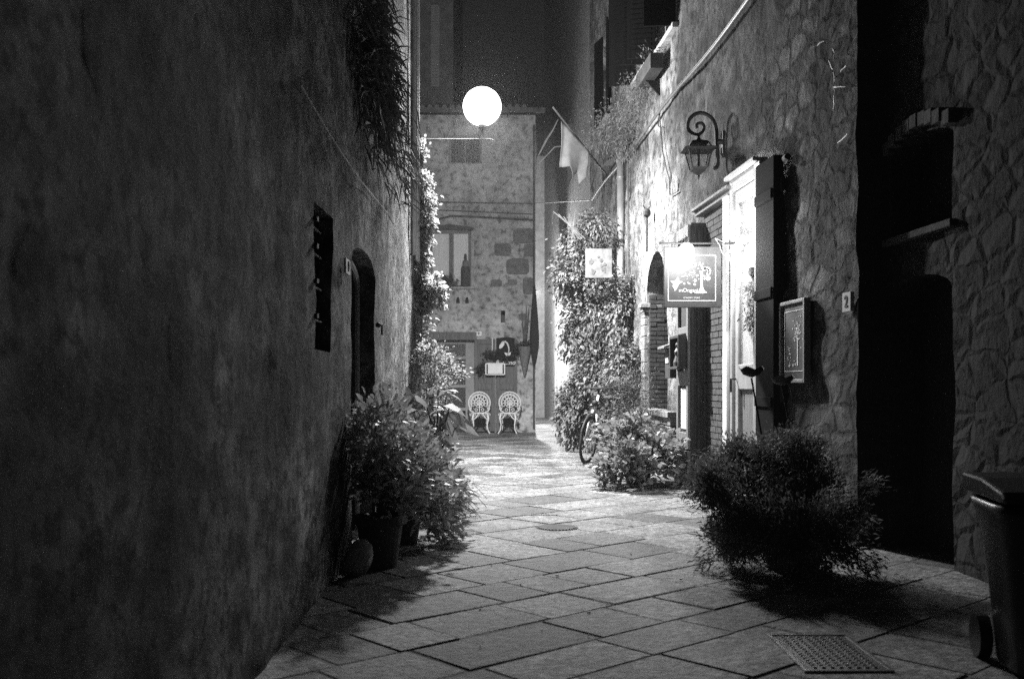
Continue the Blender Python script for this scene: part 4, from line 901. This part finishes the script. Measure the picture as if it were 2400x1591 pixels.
# ================================================================== PLANTS
def plant(name, label, cat, at, lobes, n, size, mat, wr=.35, droop=.25, spread=.06, k=40, pot_=None, stem=None, group=None, low=-.6, up=.3, jit=.35, inner=.5):
    t = thing(name, label, cat, at, group); P_, D_ = [], []
    tot = sum(l[1][0]*l[1][1]+l[1][0]*l[1][2]+l[1][1]*l[1][2] for l in lobes)
    for c, r in lobes:
        sh_ = (r[0]*r[1]+r[0]*r[2]+r[1]*r[2])/tot; kk = max(4, int(k*sh_)); a, b = clumps(c, r, kk, max(3, int(n*sh_/kk)), spread, low=low, up=up, inner=inner); P_.append(a); D_.append(b)
    leaves('foliage', np.concatenate(P_), np.concatenate(D_), size, mat, t, wr, droop, jit)
    if stem:
        for c, r in lobes[:6]: stems('stems', c, r, stem[0], stem[1], stem[2], t)
    if pot_: pot(t, *pot_)
    return t
# left: laurel bushes in pots
b1_ = (-.78, 6.45, 0)
plant('oleander_bush', 'bushy long-leaved shrub in a dark pot, nearest on the left under the arched door', 'shrub', b1_, [((-.85, 6.4, .80), (.17, .4, .2)), ((-.8, 6.5, .5), (.24, .45, .3)), ((-.66, 6.8, .42), (.2, .3, .26))], 4200, .085, LEAF_A, .36, .2, .06, 90, ((-.83, 6.25, 0), .15, .33, CLAY_D), ((-.83, 6.25, .3), 9, .008), up=.45)
plant('oleander_bush', 'long-leaved shrub spilling over the paving behind the nearest left pot', 'shrub', (-.72, 7.4, 0), [((-.82, 7.4, .62), (.2, .45, .22)), ((-.68, 7.5, .42), (.24, .45, .28)), ((-.6, 7.2, .22), (.22, .3, .18))], 4200, .085, LEAF_A, .36, .25, .06, 80, ((-.8, 7.2, 0), .16, .3, CLAY_D), ((-.8, 7.2, .28), 9, .008), up=.4)
plant('grassy_pot', 'low spiky plant on the paving between the long-leaved shrubs and the big leaves', 'plant', (-.7, 8.5, 0), [((-.68, 8.5, .22), (.26, .4, .16)), ((-.5, 8.9, .12), (.2, .3, .08))], 1300, .14, LEAF_A, .16, .5, .05, 30, ((-.75, 8.6, 0), .15, .25, TERRA), up=.3)
# big-leaved plant
bl = thing('broad_leaf_plant', 'plant with very large pale-lit leaves standing on the left in front of the end house', 'plant', (-.75, 9.9, 0))
ps, ds = [], []
for px, py, dx, dz in ((1010, 955, -.5, .3), (1035, 930, .7, .7), (1055, 925, 1, .15), (1060, 965, 1, -.35), (1040, 985, .8, -.3), (1075, 985, 1, -.1), (1000, 1000, -.9, -.1), (1030, 1010, .9, -.25), (1050, 1030, .9, -.35), (1050, 1010, .6, -.5), (985, 960, -.8, .1), (1020, 980, .3, .4), (1080, 1000, 1, -.05), (1000, 1035, -.6, -.4), (1030, 1050, .9, -.2), (1045, 950, .8, .15), (1020, 930, .2, .9), (990, 985, -.7, -.3), (1065, 945, .6, -.6), (975, 1010, -.8, .0), (1040, 1030, -.3, -.6)):
    ps.append(P(px-8, py, random.uniform(9.5, 10.2))); ds.append((dx, random.uniform(-.9, -.3), dz))
leaves('foliage', ps, ds, .27, LEAF_B, bl, .42, .35, .15)
leaves('inner_leaves', [p+Vector((-.1+random.uniform(-.15, .1), .15, random.uniform(-.2, .1))) for p in ps*3], [(random.uniform(-.6, 1), random.uniform(-.8, .2), random.uniform(-.2, .8)) for p in ps*3], .2, LEAF_D, bl, .35, .3, .3)
sm_ = MB()
for p in ps: sm_.tube([(-.78, 9.95, .3), Vector((-.75, 9.95, .3)).lerp(p, .5)+Vector((0, 0, .12)), p], [.012, .009, .005], 5)
sm_.build('stems', LEAF_D, bl, smooth=True); pot(bl, (-.78, 9.95, 0), .2, .34, TERRA)
# round small-leaved bush and ivy
plant('round_bush', 'rounded small-leaved bush beneath the ivy at the left corner', 'shrub', (-.92, 11.3, 0), [((-.9, 11.4, 1.32), (.33, .35, .3)), ((-.95, 11.2, .95), (.36, .35, .32)), ((-1.02, 11.0, .6), (.3, .3, .3))], 4200, .045, LEAF_C, .5, .15, .045, 110, ((-.92, 11.3, 0), .2, .35, TERRA), ((-.92, 11.3, .3), 8, .01))
iv = [P(x, y, 12.0) for x, y in ((980, 365), (982, 410), (990, 455), (994, 505), (986, 550), (978, 600), (978, 650), (1004, 675), (1022, 695), (982, 700), (985, 750), (980, 800), (950, 560), (945, 640), (955, 470))]
rr_ = [(.09, .1, .12), (.1, .15, .16), (.13, .2, .18), (.15, .22, .2), (.12, .2, .2), (.1, .2, .2), (.15, .2, .2), (.18, .2, .12), (.16, .2, .14), (.14, .2, .2), (.12, .2, .2), (.12, .2, .2), (.08, .1, .25), (.07, .1, .25), (.07, .1, .25)]
ivt = plant('ivy', 'bright-lit ivy cascading down the end corner of the left house', 'ivy', iv[11], [(p, r) for p, r in zip(iv, rr_)], 7500, .06, LEAF_C, .55, .3, .04, 230, up=.1, low=-1)
sv = MB()
for i in range(4): sv.tube([P(978+i*4, 350, 12.0), P(985+i*3, 500, 12.05), P(975+i*5, 700, 12), P(972+i*4, 900, 12), P(975+i*3, 1105, 12)], .012, 5)
sv.build('stems', BARK, ivt)
# large drooping plant at the upper left window
wpn = thing('spider_plant', 'big dark drooping window plant high on the left wall', 'plant', LF.p(7, 0, 3.6)); ps, ds = [], []
for i in range(2400):
    a = RNG.normal(6.2, .42); z = 3.42+RNG.normal(0, .25); b = abs(RNG.normal(.07, .05)); ps.append(LF.p(a, b+.02, z)); ds.append(LF.u*RNG.normal(.25, .6)+LF.n*RNG.uniform(.05, .5)+Vector((0, 0, RNG.uniform(-.6, .7))))
for i in range(160):
    a = RNG.normal(8.2, .5); z = 3.2+RNG.normal(0, .2); b = abs(RNG.normal(.08, .06)); ps.append(LF.p(a, b+.02, z)); ds.append(LF.u*RNG.normal(.3, .5)+LF.n*RNG.uniform(.2, .9)+Vector((0, 0, RNG.uniform(-.9, .4))))
leaves('foliage', ps, ds, .17, LEAF_D, wpn, .09, .6, .3)
MB().box(LF, (6.2, 7.1), (.0, .2), (3.3, 3.46)).build('planter', CLAY_D, wpn)
# right: climbing vine
vt = plant('climbing_vine', 'large climbing vine covering the right wall from the paving up to the drainpipe', 'vine', (1.5, 16.5, 0),
    [((1.22, 16.5, 3.25), (.5, .7, .5)), ((1.05, 16.3, 2.9), (.35, .5, .35)), ((1.45, 16.6, 2.3), (.5, .9, .8)), ((1.75, 15.8, 2.35), (.3, .4, .65)), ((1.5, 16.2, 1.3), (.55, .8, .6)), ((1.2, 16.9, .7), (.42, .7, .6)), ((1.55, 15.6, .8), (.4, .5, .5)), ((1.7, 15.3, 1.5), (.25, .4, .6)), ((.88, 16.2, 2.85), (.22, .4, .38)), ((1.08, 17, .8), (.32, .5, .55)), ((.95, 16.4, 2.1), (.18, .3, .5)), ((1.5, 15.0, .5), (.3, .3, .4)), ((1.35, 16.2, 3.75), (.25, .4, .22))],
    25000, .075, LEAF_V, .5, .45, .07, 520, None, None, up=0., low=-1, inner=.35)
sv = MB(); rr = random.Random(4)
for i in range(9):
    x = 1.25+rr.uniform(0, .6); pts = [(x+rr.uniform(-.06, .06), 16.6+rr.uniform(-.3, .3), z) for z in (0, .8, 1.6, 2.4, 3.2)]; sv.tube(pts, [.03, .025, .02, .015, .006], 6)
for i in range(5): sv.tube([P(1340+i*8, 560, 16), P(1345-i*12, 520-i*6, 16), P(1350-i*14, 490+i*9, 16)], [.01, .007, .003], 5)
sv.build('stems', BARK, vt)
pc = thing('vine_picture', 'small pale unframed picture board hanging in the climbing vine', 'picture', P(1403, 652, 15.3)); PF = Frame((0, 15.3, 0), (1, 0, 0), (0, -1, 0)); xp = lambda px: (px-CX)*15.3/F; zp = lambda py: CH+(HY-py)*15.3/F
MB().box(PF, (xp(1372), xp(1434)), (-.015, 0), (zp(651), zp(583))).build('board', M('pale_board', .06, .13, 10, .7), pc)
pm = MB(); rr = random.Random(6)
for i in range(9):
    cx_, cz_ = xp(rr.uniform(1385, 1425)), zp(rr.uniform(600, 638)); r = rr.uniform(.02, .045); pm.prism(PF, [(cx_+r*rr.uniform(.6, 1.2)*math.cos(q), cz_+r*rr.uniform(.6, 1.2)*math.sin(q)) for q in [k*.7 for k in range(9)]], .001, .003+i*.0006)
pm.build('painting', M('grey_ink', .03, .08, 30), pc)
# flower boxes high on the right
fbx = plant('window_flowers', 'wispy trailing flowers below the high windows on the right wall', 'flowers', RF.p(7.6, .25, 4.6),
    [(P(1440, 290, 15.4), (.35, .8, .28)), (P(1480, 240, 14.6), (.28, .5, .3)), (P(1420, 330, 15.8), (.3, .5, .2)), (P(1500, 200, 14), (.2, .3, .2)), (P(1480, 330, 15), (.3, .5, .25))], 5200, .06, LEAF_E, .16, .3, .09, 260, up=.2, low=-1, inner=.3)
MB().box(RF, (aR(1490), aR(1440)), (.02, .2), (4.95, 5.12)).build('planter', CLAY_D, fbx)
pbx = thing('planter_box', 'dark planter box on a bracket under the nearest high window of the right wall', 'planter', RF.p(aR(1545), .15, 5.1))
MB().box(RF, (aR(1566)+.0, aR(1530)), (.06, .24), (zR(1545, 190), zR(1545, 155))).build('box', CLAY_D, pbx, bevel=.01)
MB().prism(Frame(RF.p(aR(1545), 0, 0), RF.n, RF.u), [(0, zR(1545, 190)-.003), (.2, zR(1545, 190)-.003), (0, zR(1545, 225))], -.02, .02).build('bracket', IRON, pbx)
p_, d_ = clumps(RF.p(aR(1545), .15, zR(1545, 150)), (.2, .5, .1), 14, 16, .05); leaves('foliage', p_, d_, .07, LEAF_D, pbx, .25)
# low leafy pots at the right
plant('leafy_pots', 'low dark broad-leaved plant on the paving at the foot of the grey notice leaf', 'plant', (1.4, 11.2, 0), [((1.3, 11.0, .22), (.34, .42, .24)), ((1.6, 11.3, .32), (.3, .4, .3)), ((1.42, 11.7, .42), (.36, .4, .3))], 4200, .1, LEAF_B, .55, .3, .06, 130, ((1.45, 11.5, 0), .18, .2, CLAY_D), up=.7, low=-.6)
plant('feathery_fern', 'dark feathery fern behind the low leafy plant beside the niche', 'fern', (1.7, 13.6, 0), [((1.62, 13.3, .95), (.3, .35, .45)), ((1.6, 13.3, .6), (.3, .35, .35))], 5000, .06, LEAF_D, .1, .2, .08, 160, ((1.68, 13.4, 0), .2, .35, CLAY_D), ((1.68, 13.4, .3), 8, .006))
# foreground feathery bush
plant('fennel_bush', 'big dark feathery bush in the right foreground', 'shrub', (1.75, 6.15, 0), [((1.52, 6.35, .60), (.33, .36, .22)), ((1.42, 5.95, .33), (.28, .36, .3)), ((1.85, 6.2, .42), (.33, .36, .32)), ((1.68, 5.75, .25), (.45, .4, .28)), ((1.82, 6.5, .68), (.22, .25, .16)), ((1.22, 6.1, .5), (.12, .2, .14)), ((1.38, 6.2, .12), (.25, .3, .15))], 70000, .042, LEAF_E, .2, .25, .04, 380, ((1.75, 6.2, 0), .22, .3, CLAY_D), ((1.72, 6.15, .3), 26, .006), inner=.1, up=.3)
mp = thing('metal_poppy', 'rusty metal poppy on a thin stake rising from the feathery bush', 'garden ornament', P(1800, 1100, 6.6))
MB().tube([P(1800, 1110, 6.6), P(1778, 980, 6.6), P(1761, 885, 6.6)], .006, 6).build('stake', IRON, mp)
pf = MB(); c = P(1761, 884, 6.6); n = 20; vs = []; fs = []
for i in range(n):
    q = 2*math.pi*i/n; wv = .012*math.sin(q*5)
    vs += [c+Vector((.008*math.cos(q), .008*math.sin(q), 0)), c+Vector((.055*math.cos(q), .055*math.sin(q), .018)), c+Vector((.082*math.cos(q), .082*math.sin(q), .062+wv))]
for i in range(n): j = (i+1) % n; fs += [(3*i, 3*j, 3*j+1, 3*i+1), (3*i+1, 3*j+1, 3*j+2, 3*i+2)]
pf.add(vs, fs).build('flower', IRON, mp, smooth=True); 
m2_ = copy_tree(mp); m2_.location = P(1870, 1110, 6.9); m2_['label'] = 'second metal poppy, half hidden in the dark before the framed sign'; mp['group'] = m2_['group'] = 'metal poppies in the bush'

# ================================================================== FURNITURE AND SMALL THINGS
def chair():
    t = thing('iron_chair', '', 'chair', (0, 0, 0), 'white ornate chairs before the shutter doors')
    b = MB(); R0 = .235; zc = .66
    def ring(cx_, cz_, r, th=.011, n=18, a0=0, a1=2*math.pi, y=.2): b.tube([(cx_+r*math.cos(a0+(a1-a0)*i/n), y, cz_+r*math.sin(a0+(a1-a0)*i/n)) for i in range(n+1)], th, 5, cap=False)
    ring(0, zc, R0, .016, 24, -.5, math.pi+.5); ring(0, zc, .18, .01, 22, -.4, math.pi+.4); ring(0, zc, .1, .01)
    for i in range(13): q = -.45+i*(math.pi+.9)/12; ring(.208*math.cos(q), zc+.208*math.sin(q), .024, .007, 8)
    for i in range(9): q = -.3+i*(math.pi+.6)/8; ring(.14*math.cos(q), zc+.14*math.sin(q), .032, .008, 9)
    for i in range(8): q = i*math.pi/4; b.tube([(0, .2, zc), (.1*math.cos(q), .2, zc+.1*math.sin(q))], .009, 5); ring(.055*math.cos(q), zc+.055*math.sin(q), .018, .006, 7)
    for s in (-1, 1):
        b.tube([(s*.205, .2, zc-.11), (s*.2, .16, zc-.17), (s*.13, .19, zc-.2), (s*.12, .19, .43)], .014, 6)
        ring(s*.2, zc-.13, .028, .01, 9); ring(s*.07, zc-.15, .03, .009, 9)
    b.tube([(0, .19, zc), (0, .19, .43)], .014, 6); b.build('backrest', WHITE_I, t, smooth=True)
    s_ = MB(); s_.lathe([(.18, .43), (.205, .435), (.205, .455), (.19, .46)], (0, 0, 0), 24)
    for i in range(14): q = 2*math.pi*i/14; s_.tube([(.2*math.cos(q)+.022*math.cos(k), .2*math.sin(q)+.004*0, .41+.022*math.sin(k)) for k in [j*.7 for j in range(10)]], .006, 4, cap=False)
    s_.build('seat', WHITE_I, t, smooth=False)
    for sx in (-1, 1):
        for sy in (-1, 1):
            l = MB(); l.tube([(sx*.15, sy*.13, .43), (sx*.17, sy*.15, .34), (sx*.145, sy*.14, .2), (sx*.16, sy*.16, .08), (sx*.2, sy*.2, .01)], [.024, .022, .014, .012, .016], 7)
            if sy < 0: l.tube([(sx*.05, sy*.16, .42), (sx*.09, sy*.16, .36), (sx*.15, sy*.15, .3)], .016, 6)
            l.build('leg', WHITE_I, t, smooth=True)
    return t
c1_ = chair(); c2_ = copy_tree(c1_)
for c_, px, ly in ((c1_, 1192, 'right of two white ornate iron chairs, clear of the leaves, before the shutter doors'), (c2_, 1125, 'left of two white ornate iron chairs, partly hidden behind the big leaves')):
    Y = 23.1; c_.location = ((px-CX)*Y/F, Y, .0); c_['label'] = ly; c_.rotation_euler = (0, 0, -.12 if px > 1150 else .1); c_.scale = (1.08, 1.08, 1.08)

# bicycle seen nearly end on
bkE = thing('bicycle', 'old bicycle with a pale front fork leaning against the climbing vine', 'bicycle', (1.08, 14.5, 0))
dv_ = Vector((.41, .91, 0)).normalized(); BF = Frame((1.08, 14.5, 0), dv_, dv_.cross(Vector((0, 0, 1)))); BF.z = (Vector((0, 0, 1))+Vector((.12, -.05, 0))).normalized()
def wheel(a):
    w_ = MB(); R_ = .34; w_.tube([BF.p(a+R_*math.cos(q), 0, R_+R_*math.sin(q)) for q in [i*2*math.pi/32 for i in range(33)]], .02, 8, cap=False); o = w_.build('wheel', M('tyre', .02, .03, 10, .8), bkE, smooth=True)
    r_ = MB(); r_.tube([BF.p(a+.31*math.cos(q), 0, R_+.31*math.sin(q)) for q in [i*2*math.pi/32 for i in range(33)]], .011, 6, cap=False)
    r_.build('rim', IRON, o, smooth=True)
    s_ = MB(); s_.tube([BF.p(a, -.04, R_), BF.p(a, .04, R_)], .02, 8)
    for i in range(20): q = i*math.pi/10; s_.tube([BF.p(a, .02*(-1)**i, R_), BF.p(a+.31*math.cos(q), 0, R_+.31*math.sin(q))], .0018, 4)
    s_.build('spokes', STEEL, o)
    g_ = MB(); g_.tube([BF.p(a+.385*math.cos(q), 0, R_+.385*math.sin(q)) for q in [.2+i*2.6/16 for i in range(17)]], .018, 6); g_.build('mudguard', IRON, bkE)
wheel(0); wheel(1.06)
fk = MB()
for s in (-1, 1): fk.tube([BF.p(0, s*.055, .34), BF.p(.06, s*.055, .62), BF.p(.1, s*.03, .78)], .016, 8)
fk.tube([BF.p(.1, 0, .76), BF.p(.17, 0, 1.0)], .02, 8); fk.build('fork', WHITE_I, bkE, smooth=True)
fq = MB(); fq.tube([BF.p(.12, 0, .82), BF.p(.45, 0, .32)], .02, 8).tube([BF.p(.16, 0, .95), BF.p(.62, 0, .8)], .018, 8).tube([BF.p(.45, 0, .32), BF.p(.66, 0, .92)], .018, 8)
for s in (-1, 1): fq.tube([BF.p(.45, s*.04, .32), BF.p(1.06, s*.06, .34)], .012, 6).tube([BF.p(.62, s*.03, .8), BF.p(1.06, s*.06, .34)], .01, 6)
fq.build('frame', IRON, bkE, smooth=True)
hb_ = MB(); hb_.tube([BF.p(.17, 0, 1.0), BF.p(.15, 0, 1.08)], .016, 8).tube([BF.p(.28, -.28, 1.06), BF.p(.18, -.22, 1.1), BF.p(.13, -.08, 1.1), BF.p(.13, .08, 1.1), BF.p(.18, .22, 1.1), BF.p(.28, .28, 1.06)], .014, 8); hb_.build('handlebar', IRON, bkE, smooth=True)
sd = MB().lathe([(.01, 0), (.08, .01), (.1, .04), (.06, .06)], BF.p(.7, 0, .92), 14); sd.build('saddle', M('saddle_leather', .03, .05), bkE, smooth=True)
MB().ball(BF.p(.06, 0, .88), .05, 10).build('headlight', IRON, bkE, smooth=True)

# waste bin bottom right
wbn = thing('waste_bin', 'glossy black plastic waste bin cut by the right edge of the picture', 'waste bin', (2.18, 3.95, 0))
BN = Frame((2.18, 3.95, 0), (1, -.18, 0), (-.18, -1, 0))
bo = MB(); prof = [(.0, 0), (.26, 0), (.3, .55), (.33, .66)]
q0 = [(-.27, -.25), (.27, -.25), (.27, .25), (-.27, .25)]; vs = []
for z, s in ((.03, .74), (.3, .82), (.55, .93), (.64, 1.0), (.68, 1.05), (.685, .98)):
    for i in range(20):
        q = 2*math.pi*(i+.5)/20; e_ = .45; x = abs(math.cos(q))**e_*math.copysign(.29, math.cos(q)); y = abs(math.sin(q))**e_*math.copysign(.27, math.sin(q)); vs.append(BN.p(x*s, y*s, z))
fs = [(k*20+i, k*20+(i+1) % 20, (k+1)*20+(i+1) % 20, (k+1)*20+i) for k in range(5) for i in range(20)]+[tuple(range(20))]
bo.add(vs, fs); bo.build('body', PLASTIC, wbn, smooth=True, bevel=0)
ld = MB(); ld.prism(Frame(BN.p(0, 0, 0), BN.n, BN.u), [(-.3, .7), (.29, .7), (.31, .72), (.27, .745), (.0, .775), (-.28, .775)], -.3, .3); ld.build('lid', PLASTIC, wbn, bevel=.012)
MB().tube([BN.p(.02, .29, .72), BN.p(.02, .34, .73), BN.p(.16, .34, .73), BN.p(.16, .29, .72)], .014, 8).build('handle', PLASTIC, wbn, smooth=True)
for s in (-1, 1):
    w3 = MB(); c = BN.p(s*.24, -.22, .09); w3.tube([c-BN.u*.025, c+BN.u*.025], .09, 18); w3.build('wheel', PLASTIC, wbn)

# street ironwork
gr = thing('drain_grate', 'narrow studded iron drain cover in the paving at the lower right', 'drain cover', (1.34, 4.25, .0))
MB().box(W0, (1.18, 1.51), (3.98, 4.53), (-.01, .006)).build('plate', M('grate_iron', .03, .06, 20, .45, .3, 60, metal=.6), gr)
sd_ = MB()
for i in range(8):
    for j in range(15):
        x, y = 1.215+i*.035, 4.015+j*.034; sd_.box(W0, (x, x+.016), (y, y+.012), (.006, .012))
sd_.build('studs', M('worn_studs', .3, .5, 20, .3, metal=.8), gr)['kind'] = 'stuff'
rim = MB()
for a, b in (((1.165, 1.18), (3.965, 4.545)), ((1.51, 1.525), (3.965, 4.545)), ((1.18, 1.51), (3.965, 3.98)), ((1.18, 1.51), (4.53, 4.545))): rim.box(W0, a, b, (-.01, .011))
rim.build('rim', M('worn_studs', .3), gr)
tag(setwhere(MB().box(W0, (.13, .40), (8.71, 8.74), (-.01, .006)).build('drain_slot', IRON), (.26, 8.72, 0)), 'narrow dark slot drain in the middle of the paving', 'drain')
mh = thing('manhole_cover', 'round worn stone and iron cover in the middle of the paving', 'manhole cover', (.36, 7.98, 0))
MB().lathe([(.17, -.01), (.17, .0045), (.165, .006)], (.36, 7.98, 0), 30).build('disc', M('worn_cover', .07, .14, 20, .85, .6, 50, spec=.15), mh)
ms = MB()
for i in range(16): q = math.pi*(1.05+.9*i/15); ms.box(W0, (.36+.15*math.cos(q)-.004, .36+.15*math.cos(q)+.004), (7.98+.15*math.sin(q)-.012, 7.98+.15*math.sin(q)+.012), (.005, .013))
ms.build('ribs', CABLE, mh)
rk = MB(); rr = random.Random(9)
def rock(c, r):
    m = MB().ball(c, r, 8)
    for i, v in enumerate(m.v): m.v[i] = Vector(c)+(v-Vector(c))*(1+.9*noise.noise(v*6))
    return m
tag(setwhere(rock((-.93, 5.95, .09), .1).build('rock', STONE_T, smooth=True), (-.93, 5.95, 0)), 'pale lump of stone between the left wall and the nearest pot', 'stone')
lt_ = MB()
for px, py, s in ((1385, 1437, .018), (1128, 1430, .012), (1376, 1492, .01), (1271, 1482, .006), (1128, 1518, .008), (1310, 1350, .02), (1597, 1360, .02), (1220, 1372, .01), (1150, 1328, .008), (1370, 1090, .03), (1480, 1300, .01), (1250, 1260, .01), (1420, 1420, .01)):
    Y = F*CH/(py-HY); x = (px-CX)*Y/F; lt_.prism(Frame((x, Y, .004), (math.cos(px), math.sin(px), 0), (-math.sin(px), math.cos(px), 0)), [(0, 0), (s, .002), (s*1.1, .009), (.2*s, .007)], 0, s*.6)
tag(lt_.build('litter', M('litter', .5, .75, 20)), 'small pale scraps and dry leaves scattered on the paving', 'litter', kind='stuff')
# leaves fallen near the pots and thin trailing twigs
tw = MB(); rr = random.Random(12)
for i in range(14):
    x, y = -.45+rr.uniform(-.15, .1), 8.4+rr.uniform(-.8, .5); tw.tube([(x-.25, y, .25), (x-.05, y+rr.uniform(-.1, .1), .3+rr.uniform(0, .1)), (x+.12+rr.uniform(0, .1), y+rr.uniform(-.2, .2), .05+rr.uniform(0, .15))], .0025, 4)
tag(setwhere(tw.build('dry_twigs', BARK), (-.6, 8.4, 0)), 'thin bare twigs arching over the paving from the left pots', 'twigs')

# ================================================================== HAZE
hz = MB().box(W0, (-9, 9), (-4, 40), (-1.2, 17.6)).build('haze', GLASS); hz['kind'] = 'stuff'
hm = bpy.data.materials.new('haze'); hm.use_nodes = True; N = hm.node_tree.nodes; L = hm.node_tree.links; N.remove(N['Principled BSDF'])
pv = N.new('ShaderNodeVolumePrincipled'); pv.inputs['Color'].default_value = (1, 1, 1, 1); pv.inputs['Density'].default_value = HAZE; pv.inputs['Anisotropy'].default_value = .2
L.new(pv.outputs[0], N['Material Output'].inputs['Volume']); hz.data.materials.clear(); hz.data.materials.append(hm)
